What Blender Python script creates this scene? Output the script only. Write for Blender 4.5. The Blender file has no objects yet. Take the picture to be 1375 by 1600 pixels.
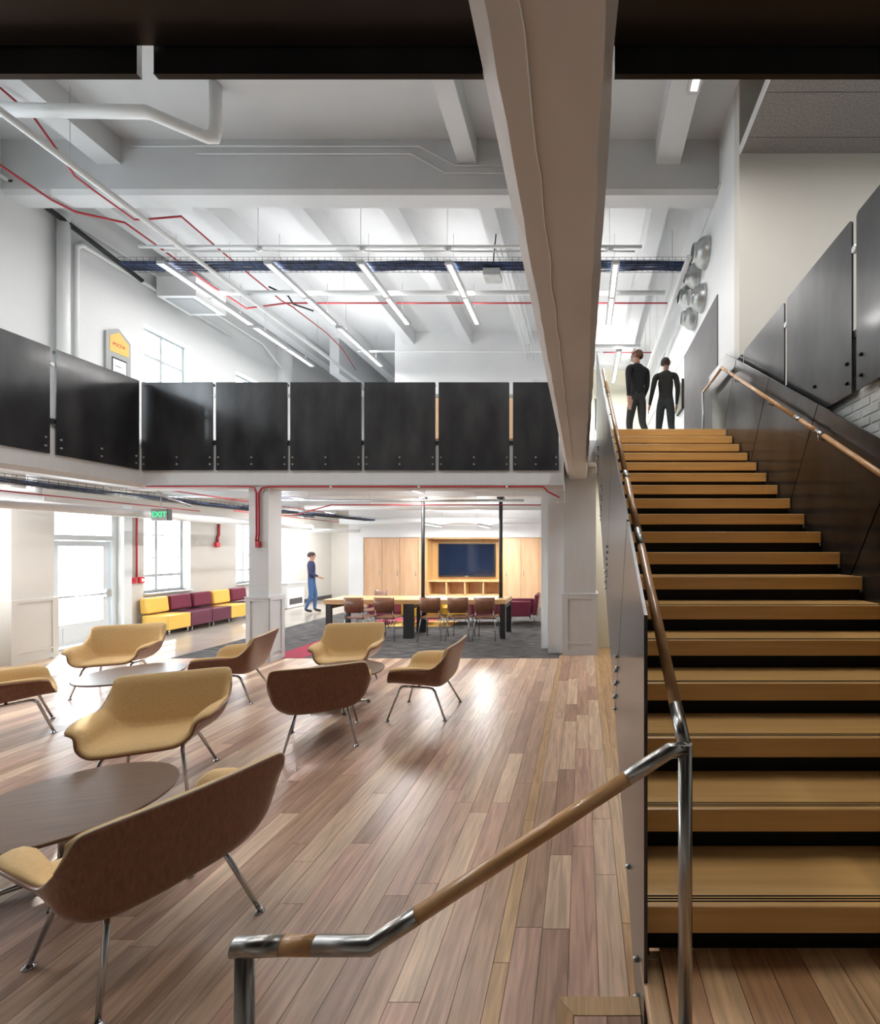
import bpy, bmesh, math, random
from mathutils import Vector, Matrix
random.seed(7)
S = bpy.context.scene
C = S.collection
# ------------------------------------------------------------------ camera, world, sun, exposure
F, VX, VY, HC = 680.0, 910.0, 858.0, 1.806          # focal length in px, vanishing point in px, eye height in m
cam = bpy.data.cameras.new('camera'); cam_ob = bpy.data.objects.new('camera', cam); C.objects.link(cam_ob)
cam.sensor_fit = 'HORIZONTAL'; cam.sensor_width = 36.0; cam.lens = F / 1375 * 36
cam.shift_x = -(VX - 687.5) / 1375; cam.shift_y = (VY - 800) / 1375
cam.clip_start = 0.02; cam.clip_end = 200
cam_ob.location = (0, 0, HC); cam_ob.rotation_euler = (math.pi / 2, 0, 0)
S.camera = cam_ob
W = bpy.data.worlds.new('world'); S.world = W; W.use_nodes = True
wb = W.node_tree.nodes['Background']; wb.inputs[0].default_value = (0.86, 0.93, 1.0, 1); wb.inputs[1].default_value = 12.0
sun = bpy.data.lights.new('sun', 'SUN'); sun.energy = 16.0; sun.angle = 0.01; sun.color = (1.0, 0.95, 0.86)
sun_ob = bpy.data.objects.new('sun', sun); C.objects.link(sun_ob)
sun_ob.rotation_euler = Vector((1.0, -1.1, -.96)).to_track_quat('-Z', 'Y').to_euler()
sun_ob.location = (-20, 20, 18)
S.view_settings.view_transform = 'Standard'; S.view_settings.look = 'None'
S.view_settings.exposure = 0.0; S.view_settings.gamma = 1.0; S.view_settings.use_curve_mapping = False
LAMP_UP, LAMP_NEAR, LAMP_LOW = 50.0, 66.0, 135.0    # watts of one linear lamp: far hall, near bay, lower floor
try: S.cycles.use_denoising = True
except Exception: pass

# ------------------------------------------------------------------ helpers
def at(x, y, d): return ((x - VX) / F * d, d, HC + (VY - y) / F * d)       # photo point at a known depth
def atz(x, y, z): return at(x, y, F * (z - HC) / (VY - y))                 # photo point at a known height
class MB:
    def __init__(s): s.v = []; s.f = []; s.sm = []
    def add(s, vs, fs, smooth=False):
        o = len(s.v); s.v += [tuple(p) for p in vs]
        for i, f in enumerate(fs):
            s.f.append([o + k for k in f]); s.sm.append(smooth if isinstance(smooth, bool) else smooth[i])
        return s
    def box(s, x0, x1, y0, y1, z0, z1):
        return s.add([(x0,y0,z0),(x1,y0,z0),(x1,y1,z0),(x0,y1,z0),(x0,y0,z1),(x1,y0,z1),(x1,y1,z1),(x0,y1,z1)],
                     [(3,2,1,0),(4,5,6,7),(0,1,5,4),(1,2,6,5),(2,3,7,6),(3,0,4,7)])
    def rbox(s, x0, x1, y0, y1, z0, z1, r=0.02, seg=2, M=None):
        bm = bmesh.new(); bmesh.ops.create_cube(bm, size=1)
        for v in bm.verts:
            v.co = Vector(((x0+x1)/2 + v.co.x*(x1-x0), (y0+y1)/2 + v.co.y*(y1-y0), (z0+z1)/2 + v.co.z*(z1-z0)))
        bmesh.ops.bevel(bm, geom=list(bm.edges), offset=min(r, .49*min(x1-x0, y1-y0, z1-z0)), segments=seg, affect='EDGES', profile=.5)
        bm.verts.index_update()
        if M is not None: bm.transform(M)
        s.add([v.co[:] for v in bm.verts], [[v.index for v in f.verts] for f in bm.faces], False); bm.free(); return s
    def prism(s, pts, lo, hi, axis='x'):
        n = len(pts)
        mk = {'x': lambda a, b, t: (t, a, b), 'y': lambda a, b, t: (a, t, b), 'z': lambda a, b, t: (a, b, t)}[axis]
        vs = [mk(a, b, lo) for a, b in pts] + [mk(a, b, hi) for a, b in pts]
        fs = [list(range(n)), list(range(2*n-1, n-1, -1))] + [(i, n+i, n+(i+1) % n, (i+1) % n) for i in range(n)]
        return s.add(vs, fs)
    def tube(s, pts, r, n=8, caps=True):
        pts = [Vector(p) for p in pts]; m = len(pts); rings = []; up = None
        rr = r if isinstance(r, (list, tuple)) else [r]*m
        for i, p in enumerate(pts):
            a = (pts[i]-pts[i-1]).normalized() if i else (pts[1]-pts[0]).normalized()
            b = (pts[i+1]-pts[i]).normalized() if i < m-1 else a
            t = (a+b).normalized() if (a+b).length > 1e-6 else a
            if up is None:
                up = Vector((0,0,1)) if abs(t.z) < .9 else Vector((1,0,0))
            side = t.cross(up).normalized(); up = side.cross(t).normalized()
            k = 1/max(.35, math.sqrt(max(0, (1+a.dot(b))/2)))
            q = (b-a); q = q - t*q.dot(t); q = q.normalized() if q.length > 1e-5 else None
            ring = []
            for j in range(n):
                th = 2*math.pi*j/n; off = (side*math.cos(th)+up*math.sin(th))*rr[i]
                if q is not None: off += q*off.dot(q)*(k-1)
                ring.append(p+off)
            rings.append(ring)
        vs = [v for rg in rings for v in rg]; fs = []; sm = []
        for i in range(m-1):
            for j in range(n):
                fs.append((i*n+j, (i+1)*n+j, (i+1)*n+(j+1) % n, i*n+(j+1) % n)); sm.append(True)
        if caps:
            fs.append(list(range(n))); fs.append([(m-1)*n+j for j in range(n-1, -1, -1)]); sm += [False, False]
        return s.add(vs, fs, sm)
    def lathe(s, prof, c=(0,0,0), n=24, axis='z', smooth=True):
        vs = []; fs = []
        for r, h in prof:
            for j in range(n):
                th = 2*math.pi*j/n; a, b = r*math.cos(th), r*math.sin(th)
                vs.append({'z': (c[0]+a, c[1]+b, c[2]+h), 'x': (c[0]+h, c[1]+a, c[2]+b), 'y': (c[0]+a, c[1]+h, c[2]+b)}[axis])
        for i in range(len(prof)-1):
            for j in range(n): fs.append((i*n+j, i*n+(j+1) % n, (i+1)*n+(j+1) % n, (i+1)*n+j))
        sm = [smooth]*len(fs)
        fs.append(list(range(n-1, -1, -1))); fs.append([(len(prof)-1)*n+j for j in range(n)]); sm += [False, False]
        return s.add(vs, fs, sm)
    def build(s, name, material, parent=None, world=True, kind=None, rnd=None):
        off = Vector((0,0,0)); p = parent
        if world:
            while p is not None: off += p.location; p = p.parent
        me = bpy.data.meshes.new(name)
        me.from_pydata([(a-off.x, b-off.y, c-off.z) for a, b, c in s.v], [], s.f)
        me.polygons.foreach_set('use_smooth', s.sm)
        if rnd is not None:
            at_ = me.attributes.new('rnd', 'FLOAT', 'POINT')
            at_.data.foreach_set('value', rnd if isinstance(rnd, list) else [rnd]*len(s.v))
        me.materials.append(material); me.update()
        o = bpy.data.objects.new(name, me); C.objects.link(o); o.parent = parent
        if kind: o['kind'] = kind
        return o
def tag(o, label, cat, group=None):
    o['label'] = label; o['category'] = cat
    if group: o['group'] = group
    return o
def thing(name, label, cat, loc=(0,0,0), rz=0, group=None):
    o = bpy.data.objects.new(name, None); C.objects.link(o); o.empty_display_size = .1
    o.location = loc; o.rotation_euler = (0, 0, rz); return tag(o, label, cat, group)
def struct(name, mb, m, label=None):
    o = mb.build(name, m); o['kind'] = 'structure'
    if label: o['label'] = label
    return o
def anchor(name, loc=(0,0,0), label=None):
    o = bpy.data.objects.new(name, None); C.objects.link(o); o.location = loc; o['kind'] = 'structure'
    if label: o['label'] = label
    return o
def dup(root, loc, rz, label, group=None):
    r = root.copy(); C.objects.link(r); r.location = loc; r.rotation_euler = (0, 0, rz); r['label'] = label
    if group: r['group'] = group
    for ch in root.children:
        c = ch.copy(); C.objects.link(c); c.parent = r
        for g in ch.children:
            e = g.copy(); C.objects.link(e); e.parent = c
    return r
def text_mesh(txt, size, material, name, parent, M):
    cu = bpy.data.curves.new('lettering', 'FONT'); cu.body = txt; cu.size = size; cu.align_x = 'CENTER'; cu.align_y = 'CENTER'; cu.extrude = .002
    t = bpy.data.objects.new('lettering_tmp', cu); C.objects.link(t)
    dg = bpy.context.evaluated_depsgraph_get(); dg.update()
    me = bpy.data.meshes.new_from_object(t.evaluated_get(dg)); bpy.data.objects.remove(t)
    me.transform(M); me.materials.clear(); me.materials.append(material); me.name = name
    o = bpy.data.objects.new(name, me); C.objects.link(o); o.parent = parent; return o

# ------------------------------------------------------------------ materials
def mat(name, c1, c2=None, rough=.5, metal=0, scale=4, stretch=(1,1,1), bump=0, coat=0, lo=.35, hi=.65, detail=5, emit=0, spec=.5, rvar=0, dist=.01):
    m = bpy.data.materials.new(name); m.use_nodes = True; nt = m.node_tree; b = nt.nodes['Principled BSDF']
    b.inputs['Roughness'].default_value = rough; b.inputs['Metallic'].default_value = metal
    b.inputs['Base Color'].default_value = (*c1, 1); b.inputs['Specular IOR Level'].default_value = spec
    if coat: b.inputs['Coat Weight'].default_value = coat; b.inputs['Coat Roughness'].default_value = .12
    if emit: b.inputs['Emission Color'].default_value = (*c1, 1); b.inputs['Emission Strength'].default_value = emit
    if c2 is not None or bump or rvar:
        tc = nt.nodes.new('ShaderNodeTexCoord'); mp = nt.nodes.new('ShaderNodeMapping'); mp.inputs['Scale'].default_value = stretch
        nz = nt.nodes.new('ShaderNodeTexNoise'); nz.inputs['Scale'].default_value = scale; nz.inputs['Detail'].default_value = detail
        nt.links.new(tc.outputs['Object'], mp.inputs['Vector']); nt.links.new(mp.outputs[0], nz.inputs['Vector'])
        if c2 is not None:
            r = nt.nodes.new('ShaderNodeValToRGB'); r.color_ramp.elements[0].position = lo; r.color_ramp.elements[1].position = hi
            r.color_ramp.elements[0].color = (*c1, 1); r.color_ramp.elements[1].color = (*c2, 1)
            nt.links.new(nz.outputs[0], r.inputs[0]); nt.links.new(r.outputs[0], b.inputs['Base Color'])
        if rvar:
            mr = nt.nodes.new('ShaderNodeMapRange'); mr.inputs['To Min'].default_value = rough-rvar; mr.inputs['To Max'].default_value = rough+rvar
            nt.links.new(nz.outputs[0], mr.inputs[0]); nt.links.new(mr.outputs[0], b.inputs['Roughness'])
        if bump:
            bp = nt.nodes.new('ShaderNodeBump'); bp.inputs['Strength'].default_value = bump; bp.inputs['Distance'].default_value = dist
            nt.links.new(nz.outputs[0], bp.inputs['Height']); nt.links.new(bp.outputs[0], b.inputs['Normal'])
    return m
def plank_mat(name, tones, rough, along=(9, .7, 9)):
    m = bpy.data.materials.new(name); m.use_nodes = True; nt = m.node_tree; b = nt.nodes['Principled BSDF']; L = nt.links.new
    at_ = nt.nodes.new('ShaderNodeAttribute'); at_.attribute_name = 'rnd'
    rp = nt.nodes.new('ShaderNodeValToRGB'); cr = rp.color_ramp; cr.interpolation = 'CONSTANT'
    for i, t in enumerate(tones):
        e = cr.elements[i] if i < 2 else cr.elements.new(i/len(tones))
        e.position = i/len(tones); e.color = (*t, 1)
    L(at_.outputs['Fac'], rp.inputs[0])
    g = nt.nodes.new('ShaderNodeNewGeometry'); mp = nt.nodes.new('ShaderNodeMapping'); mp.inputs['Scale'].default_value = along
    mul = nt.nodes.new('ShaderNodeVectorMath'); mul.operation = 'SCALE'; mul.inputs[0].default_value = (31, 47, 13); L(at_.outputs['Fac'], mul.inputs['Scale'])
    ad = nt.nodes.new('ShaderNodeVectorMath'); L(g.outputs['Position'], ad.inputs[0]); L(mul.outputs[0], ad.inputs[1]); L(ad.outputs[0], mp.inputs['Vector'])
    nz = nt.nodes.new('ShaderNodeTexNoise'); nz.inputs['Scale'].default_value = 3.5; nz.inputs['Detail'].default_value = 8; nz.inputs['Distortion'].default_value = .9
    L(mp.outputs[0], nz.inputs['Vector'])
    mr = nt.nodes.new('ShaderNodeMapRange'); mr.inputs['From Min'].default_value = .3; mr.inputs['From Max'].default_value = .7
    mr.inputs['To Min'].default_value = .68; mr.inputs['To Max'].default_value = 1.22; L(nz.outputs[0], mr.inputs[0])
    mx = nt.nodes.new('ShaderNodeMix'); mx.data_type = 'RGBA'; mx.blend_type = 'MULTIPLY'; mx.inputs['Factor'].default_value = 1
    L(rp.outputs[0], mx.inputs[6]); L(mr.outputs[0], mx.inputs[7]); L(mx.outputs[2], b.inputs['Base Color'])
    b.inputs['Roughness'].default_value = rough
    bp = nt.nodes.new('ShaderNodeBump'); bp.inputs['Strength'].default_value = .06; bp.inputs['Distance'].default_value = .004
    L(nz.outputs[0], bp.inputs['Height']); L(bp.outputs[0], b.inputs['Normal'])
    return m
def brick_mat(name, c, axis):
    m = bpy.data.materials.new(name); m.use_nodes = True; nt = m.node_tree; b = nt.nodes['Principled BSDF']; L = nt.links.new
    g = nt.nodes.new('ShaderNodeNewGeometry'); sp = nt.nodes.new('ShaderNodeSeparateXYZ'); cb = nt.nodes.new('ShaderNodeCombineXYZ')
    L(g.outputs['Position'], sp.inputs[0]); L(sp.outputs[axis], cb.inputs[0]); L(sp.outputs[2], cb.inputs[1])
    bk = nt.nodes.new('ShaderNodeTexBrick'); bk.inputs['Scale'].default_value = 1; bk.inputs['Brick Width'].default_value = .21; bk.inputs['Row Height'].default_value = .075
    bk.inputs['Mortar Size'].default_value = .006; L(cb.outputs[0], bk.inputs['Vector'])
    bp = nt.nodes.new('ShaderNodeBump'); bp.inputs['Strength'].default_value = .35; bp.inputs['Distance'].default_value = .006; bp.invert = True
    L(bk.outputs['Fac'], bp.inputs['Height']); L(bp.outputs[0], b.inputs['Normal'])
    b.inputs['Base Color'].default_value = (*c, 1); b.inputs['Roughness'].default_value = .6
    return m
M = {}
M['white'] = mat('white_paint', (.76,.77,.77), (.72,.73,.74), rough=.55, scale=1.2, bump=.05)
M['ceil'] = mat('ceiling_paint', (.63,.64,.65), (.58,.59,.60), rough=.6, scale=.8, bump=.08, dist=.02)
M['brickwhite'] = brick_mat('painted_brick', (.68,.69,.69), 1)
M['warm'] = mat('warm_grey_paint', (.62,.60,.55), (.60,.58,.53), rough=.6, scale=1)
M['cream'] = mat('cream_paint', (.72,.69,.55), rough=.6)
M['greige'] = mat('greige_paint', (.60,.58,.54), (.57,.55,.51), rough=.55, scale=1)
M['colpaint'] = mat('column_paint', (.62,.63,.64), (.60,.61,.62), rough=.5, scale=3, stretch=(5,5,.8), bump=.06)
M['beam'] = mat('old_beam_paint', (.68,.64,.61), (.59,.55,.52), rough=.55, scale=2.2, stretch=(1,.5,1), bump=.5, dist=.012, lo=.3, hi=.7)
M['steel'] = mat('blackened_steel', (.018,.017,.020), (.055,.057,.060), rough=.30, metal=.35, scale=1.6, stretch=(2.2,2.2,.8), lo=.3, hi=.75, rvar=.03, coat=.5)
M['steelsoft'] = mat('dark_steel_soffit', (.02,.017,.016), (.03,.026,.025), rough=.3, metal=.3, scale=2)
M['black'] = mat('black_metal', (.006,.006,.007), rough=.5)
M['riser'] = mat('black_riser', (.006,.006,.006), rough=.6, spec=.2)
M['rubber'] = mat('black_rubber', (.01,.01,.01), rough=.9, spec=.1)
M['oak'] = mat('oak_tread', (.84,.52,.20), (.70,.39,.125), rough=.34, scale=2.2, stretch=(.6,14,14), detail=8, lo=.25, hi=.75, bump=.04, dist=.003)
M['rail'] = mat('oak_handrail', (.62,.345,.145), (.45,.23,.085), rough=.3, scale=5, stretch=(3,3,3), detail=8, lo=.3, hi=.7, coat=.3)
M['walnut'] = mat('walnut_ply', (.26,.112,.058), (.155,.062,.032), rough=.33, scale=3, stretch=(30,30,1.0), detail=6, lo=.25, hi=.75, coat=.15)
M['tabletop'] = mat('walnut_laminate', (.17,.10,.06), (.115,.066,.04), rough=.3, scale=3, stretch=(1,14,4), detail=8, lo=.3, hi=.7)
M['tan'] = mat('tan_upholstery', (.64,.43,.20), (.58,.385,.17), rough=.8, scale=60, bump=.08, dist=.002)
M['chrome'] = mat('satin_chrome', (.55,.57,.60), rough=.2, metal=1)
M['brushed'] = mat('brushed_steel', (.40,.39,.37), rough=.27, metal=1)
M['galv'] = mat('galvanised_steel', (.55,.57,.57), (.45,.47,.47), rough=.35, metal=.85, scale=6)
M['plyedge'] = mat('ply_edge', (.62,.52,.36), rough=.5)
M['pipe'] = mat('white_pipe', (.74,.75,.75), rough=.4)
M['red'] = mat('red_conduit', (.40,.025,.035), rough=.4)
M['redbox'] = mat('red_box', (.65,.03,.05), rough=.4)
M['cable'] = mat('blue_cable', (.05,.09,.22), (.015,.02,.04), rough=.5, scale=8)
M['carpet'] = mat('grey_carpet', (.024,.023,.026), (.125,.12,.118), rough=.95, scale=3.5, stretch=(1,6,1), detail=3, lo=.40, hi=.66)
M['carpetred'] = mat('crimson_carpet', (.30,.022,.055), (.25,.018,.045), rough=.95, scale=20)
M['carpetyel'] = mat('yellow_carpet', (.70,.47,.13), rough=.95)
M['concrete'] = mat('polished_concrete', (.46,.41,.36), (.38,.34,.30), rough=.18, scale=1.5)
M['cabinet'] = mat('maple_veneer', (.68,.45,.28), (.58,.355,.20), rough=.4, scale=2.5, stretch=(3,3,.5), detail=6, lo=.3, hi=.7)
M['maple'] = mat('light_maple', (.70,.45,.22), (.62,.38,.17), rough=.4, scale=3, stretch=(.5,6,6))
M['niche'] = mat('niche_wood', (.58,.36,.15), (.52,.31,.125), rough=.45, scale=3, stretch=(4,4,.6))
M['screen'] = mat('screen_glass', (.006,.012,.03), rough=.08, spec=.6)
M['yellow'] = mat('yellow_vinyl', (.80,.49,.10), rough=.45)
M['mustard'] = mat('mustard_fabric', (.60,.36,.03), rough=.7)
M['burg'] = mat('burgundy_fabric', (.14,.012,.035), rough=.7)
M['plum'] = mat('plum_vinyl', (.11,.028,.055), rough=.4)
M['iron'] = mat('dark_table_steel', (.035,.037,.04), rough=.45, metal=.3)
M['frame'] = mat('window_frame', (.42,.45,.46), rough=.45)
M['dooralu'] = mat('door_paint', (.68,.72,.74), rough=.4)
M['board'] = mat('grey_board', (.085,.08,.085), (.07,.066,.07), rough=.6, scale=3)
M['acoustic'] = mat('acoustic_tile', (.27,.25,.24), (.20,.185,.18), rough=.95, scale=45, bump=.3, dist=.004, lo=.4, hi=.6)
M['lamp'] = mat('lamp_diffuser', (1,.98,.95), emit=6)
M['lamphouse'] = mat('lamp_housing', (.50,.50,.51), rough=.4, metal=.2)
M['green'] = mat('green_letters', (.02,.75,.25), emit=1.6)
M['signgrey'] = mat('sign_grey', (.35,.36,.36), rough=.5)
M['signyel'] = mat('sign_yellow', (.75,.48,.12), rough=.5)
M['paper'] = mat('paper', (.8,.8,.82), rough=.7)
M['ink'] = mat('ink', (.05,.05,.06), rough=.7)
M['skin'] = mat('skin', (.50,.28,.20), rough=.5)
M['hair_red'] = mat('auburn_hair', (.17,.07,.03), (.10,.04,.02), rough=.6, scale=30)
M['hair_dark'] = mat('dark_hair', (.05,.032,.025), (.03,.02,.015), rough=.6, scale=30)
M['knit'] = mat('black_knit', (.010,.010,.011), rough=.85)
M['knit2'] = mat('charcoal_knit', (.024,.023,.02), rough=.85)
M['trous'] = mat('dark_trousers', (.035,.033,.03), rough=.8)
M['trous2'] = mat('slate_trousers', (.028,.036,.036), rough=.8)
M['denim'] = mat('blue_denim', (.045,.11,.26), rough=.8)
M['navy'] = mat('navy_jacket', (.035,.045,.11), rough=.8)
M['shoe'] = mat('dark_shoe', (.015,.014,.014), rough=.5)
M['eye'] = mat('eye_dark', (.02,.015,.012), rough=.2)
M['glass'] = bpy.data.materials.new('window_glass'); M['glass'].use_nodes = True
_nt = M['glass'].node_tree; _nt.nodes.remove(_nt.nodes['Principled BSDF'])
_t = _nt.nodes.new('ShaderNodeBsdfTransparent'); _t.inputs[0].default_value = (.95,.97,.97,1); _g = _nt.nodes.new('ShaderNodeBsdfGlossy'); _g.inputs['Roughness'].default_value = .02
_m = _nt.nodes.new('ShaderNodeMixShader'); _m.inputs[0].default_value = .06
_nt.links.new(_t.outputs[0], _m.inputs[1]); _nt.links.new(_g.outputs[0], _m.inputs[2]); _nt.links.new(_m.outputs[0], _nt.nodes['Material Output'].inputs[0])
M['plank'] = plank_mat('floor_planks', [(0.468,0.306,0.210),(0.576,0.402,0.282),(0.420,0.264,0.192),(0.636,0.462,0.330),(0.516,0.342,0.246),(0.372,0.228,0.162),(0.564,0.360,0.270),(0.684,0.498,0.354)], .31)
M['oakplank'] = plank_mat('oak_border', [(.52,.33,.175),(.58,.385,.21),(.47,.29,.15),(.55,.35,.19)], .3)
M['landplank'] = plank_mat('landing_planks', [(.58,.31,.145),(.66,.38,.185),(.52,.27,.12),(.72,.45,.23)], .3)
# ------------------------------------------------------------------ levels
RISE, RUN, D0, Z0 = .178, .2822, 1.265, .356         # stair
ZUP = Z0 + 18*RISE                                   # upper floor 3.56
XL, XR, CEIL = -9.35, 2.2, 8.4
GB, GT = 3.06, 4.46                                  # bottom and top of the level guards

# ------------------------------------------------------------------ floor
base = MB().box(XL-.3, 6.0, -3.0, 17.2, -.25, -.014)
floor = struct('floor', base, M['concrete'], 'wood plank floor with carpet and concrete beyond the columns')
def plank(name, x0, x1, y0, y1, z, m, parent, th=.013, g=.0012):
    mb = MB().box(x0+g, x1-g, y0+g, y1-g, z-th, z)
    return mb.build(name, m, parent, rnd=random.random())
PW = .129
n_plank = 0
x1 = -.389
far_mb = MB(); far_r = []
while x1 > XL:
    x0 = max(x1-PW, XL); y = .2 - random.random()*1.2
    while y < 7.2:
        L_ = random.choice([.75, 1.0, 1.25, 1.5, 1.8, 2.1]); y1 = min(y+L_, 7.2)
        if 7.2 - y1 < .3: y1 = 7.2
        # the boards the room shows are single pieces; the rest of the floor is one part
        if y1 > 1.55 and x1 > -1.35*y1 - .25 and n_plank < 296:
            plank('plank', x0, x1, y, y1, 0, M['plank'], floor); n_plank += 1
        else:
            k = len(far_mb.v); far_mb.box(x0+.001, x1-.001, y+.001, y1-.001, -.013, 0); far_r += [random.random()]*8
        y = y1
    x1 = x0
o = far_mb.build('plank_field', M['plank'], floor, rnd=far_r); o['kind'] = 'stuff'
for y0, y1 in ((-.4,1.9),(1.9,2.9),(2.9,4.4),(4.4,5.6),(5.6,7.42)):
    plank('border_board', -.389, -.319, y0, y1, .0005, M['oakplank'], floor)
edges = [-.319, -.19, -.061, .068, .19]
for a, b in zip(edges, edges[1:]):
    y = -.6 + random.random()*.9
    while y < 7.95:
        y1 = min(y + random.choice([.5,.8,1.0,1.3]), 7.95)
        plank('plank', a, b, y, y1, 0, M['plank'], floor); y = y1
for y0, y1 in ((-.4,2.1),(2.1,3.6),(3.6,5.4),(5.4,7.95)): plank('border_board', .19, .26, y0, y1, .0005, M['oakplank'], floor)
plank('plank', .26, 2.2, .0, 7.95, -.001, M['oakplank'], floor)
MB().box(-6.81, -.40, 7.2, 13.95, -.0135, .003).build('carpet', M['carpet'], floor)
MB().box(-5.2, -4.62, 7.2, 10.9, .003, .0045).build('carpet_stripe', M['carpetred'], floor)
MB().box(-5.2, -3.7, 10.9, 11.4, .003, .0045).build('carpet_stripe', M['carpetred'], floor)
MB().box(-4.62, -3.1, 10.15, 10.9, .003, .0045).build('carpet_stripe', M['carpetyel'], floor)

# ------------------------------------------------------------------ walls
def holed(mb, fixed0, fixed1, a0, a1, z0, z1, holes, axis='x'):
    """wall slab between fixed0..fixed1 with rectangular openings (a0,a1,z0,z1)"""
    xs = sorted({a0, a1, *[v for h in holes for v in h[:2]]}); zs = sorted({z0, z1, *[v for h in holes for v in h[2:]]})
    xs = [v for v in xs if a0 <= v <= a1]; zs = [v for v in zs if z0 <= v <= z1]
    for p, q in zip(xs, xs[1:]):
        run = None
        for r, s in zip(zs, zs[1:]):
            mid = ((p+q)/2, (r+s)/2)
            if any(h[0] < mid[0] < h[1] and h[2] < mid[1] < h[3] for h in holes):
                if run: emit(mb, fixed0, fixed1, p, q, *run, axis); run = None
            else: run = (run[0], s) if run else (r, s)
        if run: emit(mb, fixed0, fixed1, p, q, *run, axis)
def emit(mb, f0, f1, p, q, r, s, axis):
    mb.box(f0, f1, p, q, r, s) if axis == 'x' else mb.box(p, q, f0, f1, r, s)
UPW = [(9.28,10.42,4.55,6.62), (11.75,12.9,4.55,6.62), (2.6,3.8,4.55,6.62), (5.0,6.2,4.55,6.62)]  # last two openings are out of view, added to let in light
LOW = [(9.28,10.38,.86,2.62), (11.75,12.9,.86,2.62), (4.6,6.2,.86,2.62), (2.2,3.8,.86,2.62)]  # last two are unseen too, added for daylight on the left floor
DOOR = (7.66, 8.82, 0, 2.62)
mb = MB(); holed(mb, XL-.28, XL, -3, 17, 3.4, CEIL, UPW)
wl = struct('wall_left', mb, M['brickwhite'], 'painted brick outer wall with steel windows above the gallery')
mb = MB(); holed(mb, XL-.28, XL, -3, 17, -.01, 3.4, LOW+[DOOR]); mb.build('lower_wall', M['greige'], wl)
mb = MB().box(XL, XL+.25, 13.3, 13.65, ZUP, CEIL); mb.build('pilaster', M['white'], wl)
mb = MB().box(-9.35, 6, 17, 17.2, 0, CEIL); struct('wall_back', mb, M['white'], 'white wall at the far end of the upper hall')
mb = MB().box(XL-.3, 6.2, -3.2, -3, 0, CEIL); struct('wall_front', mb, M['warm'])
mb = MB().box(6, 6.2, -3, 17, 0, CEIL); struct('wall_right', mb, M['warm'])
# white room box on the upper floor, with a shallow door recess
mb = MB(); holed(mb, 13.2, 13.5, -5.69, -.25, ZUP, CEIL, [(-1.5,-.45,ZUP,6.95)], 'y'); mb.box(-5.69, -5.49, 13.5, 17, ZUP, CEIL); mb.box(-.45,-.25,13.5,15.0,ZUP,CEIL); mb.box(-1.5,-.45,13.4,13.5,ZUP,6.95)
struct('wall_room_box', mb, M['white'], 'white partition wall of the room beyond the bridge')
# right of the stair: receding wall, warm grey frontal wall
mb = MB().box(XR, XR+.2, 6.3, 15.0, ZUP, CEIL); struct('wall_vents', mb, M['white'], 'white wall with round air nozzles beside the stair head')
mb = MB().box(XR, 6, 6.1, 6.3, ZUP-.3, CEIL); struct('wall_stair_end', mb, M['warm'], 'warm grey wall behind the right hand guard')
mb = MB(); holed(mb, 15.0, 15.2, -.25, XR, ZUP, CEIL, [(1.2,2.15,3.9,5.0),(.4,.62,4.6,7.0)], 'y')
struct('wall_far_hall', mb, M['cream'], 'bright cream wall at the end of the upper hall')
mb = MB().box(-.25, XR, 14.6, 15.0, 7.98, CEIL); struct('trim_header', mb, M['white'])
# lower rooms
mb = MB().box(-.75, -.6, 7.9, 13.9, 0, 3.2); struct('wall_lounge_right', mb, M['white'])
mb = MB().box(-.6, 2.3, 7.96, 8.1, 0, 3.2); struct('wall_under_stair', mb, M['cream'], 'cream wall under the stair')
mb = MB().box(XL, -7.0, 16.2, 16.4, 0, 3.2); struct('wall_corridor_end', mb, M['greige'])
mb = MB().box(-7.17, -6.73, 13.35, 14.5, 0, 3.2).box(-6.73, -.6, 13.35, 14.5, 2.165, 3.2).box(-6.73, -.6, 14.0, 14.5, 0, 2.165).box(-7.17,-7.0,14.5,16.4,0,3.2)
struct('wall_media', mb, M['white'], 'white wall framing the wooden cabinets')
MB().box(XL, XL+.02, 13.2, 16.2, 0, .12).build('baseboard_left', M['board'])['kind'] = 'structure'

# ------------------------------------------------------------------ ceilings, slabs
mb = MB().box(XL-.3, 6.2, -3.2, 17.2, CEIL, CEIL+.2); ceiling = struct('ceiling', mb, M['ceil'], 'white concrete ceiling with ribs')
for x0, x1 in ((-7.8,-7.42),(-2.0,-1.70),(1.18,1.57)): MB().box(x0, x1, -3, 7.0, 8.0, CEIL).build('rib', M['ceil'], ceiling)
for xc in (-8.75,-7.0,-5.25,-3.5,-1.75,0,1.42): MB().prism([(xc-.19,CEIL),(xc-.15,8.02),(xc+.15,8.02),(xc+.19,CEIL)], 7.37, 17, 'y').build('rib', M['ceil'], ceiling)
mb = MB().prism([(7.0,CEIL),(7.0,7.6),(7.05,7.54),(7.32,7.54),(7.37,7.6),(7.37,CEIL)], XL, XR, 'x'); mb.build('cross_beam', M['ceil'], ceiling)
MB().tube([(-7.3,6.985,8.27),(-2.62,6.985,8.27),(-2.05,6.985,7.96),(-.6,6.985,7.96)], .012, 6).build('conduit', M['pipe'], ceiling)
MB().tube([(-6.2,6.985,8.15),(-2.75,6.985,8.15),(-2.2,6.985,7.84),(-.6,6.985,7.84)], .012, 6).build('conduit', M['pipe'], ceiling)
MB().box(-7.9,-7.6,13.6,16.9,7.3,8.4).build('duct_box', M['ceil'], ceiling)
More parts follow.
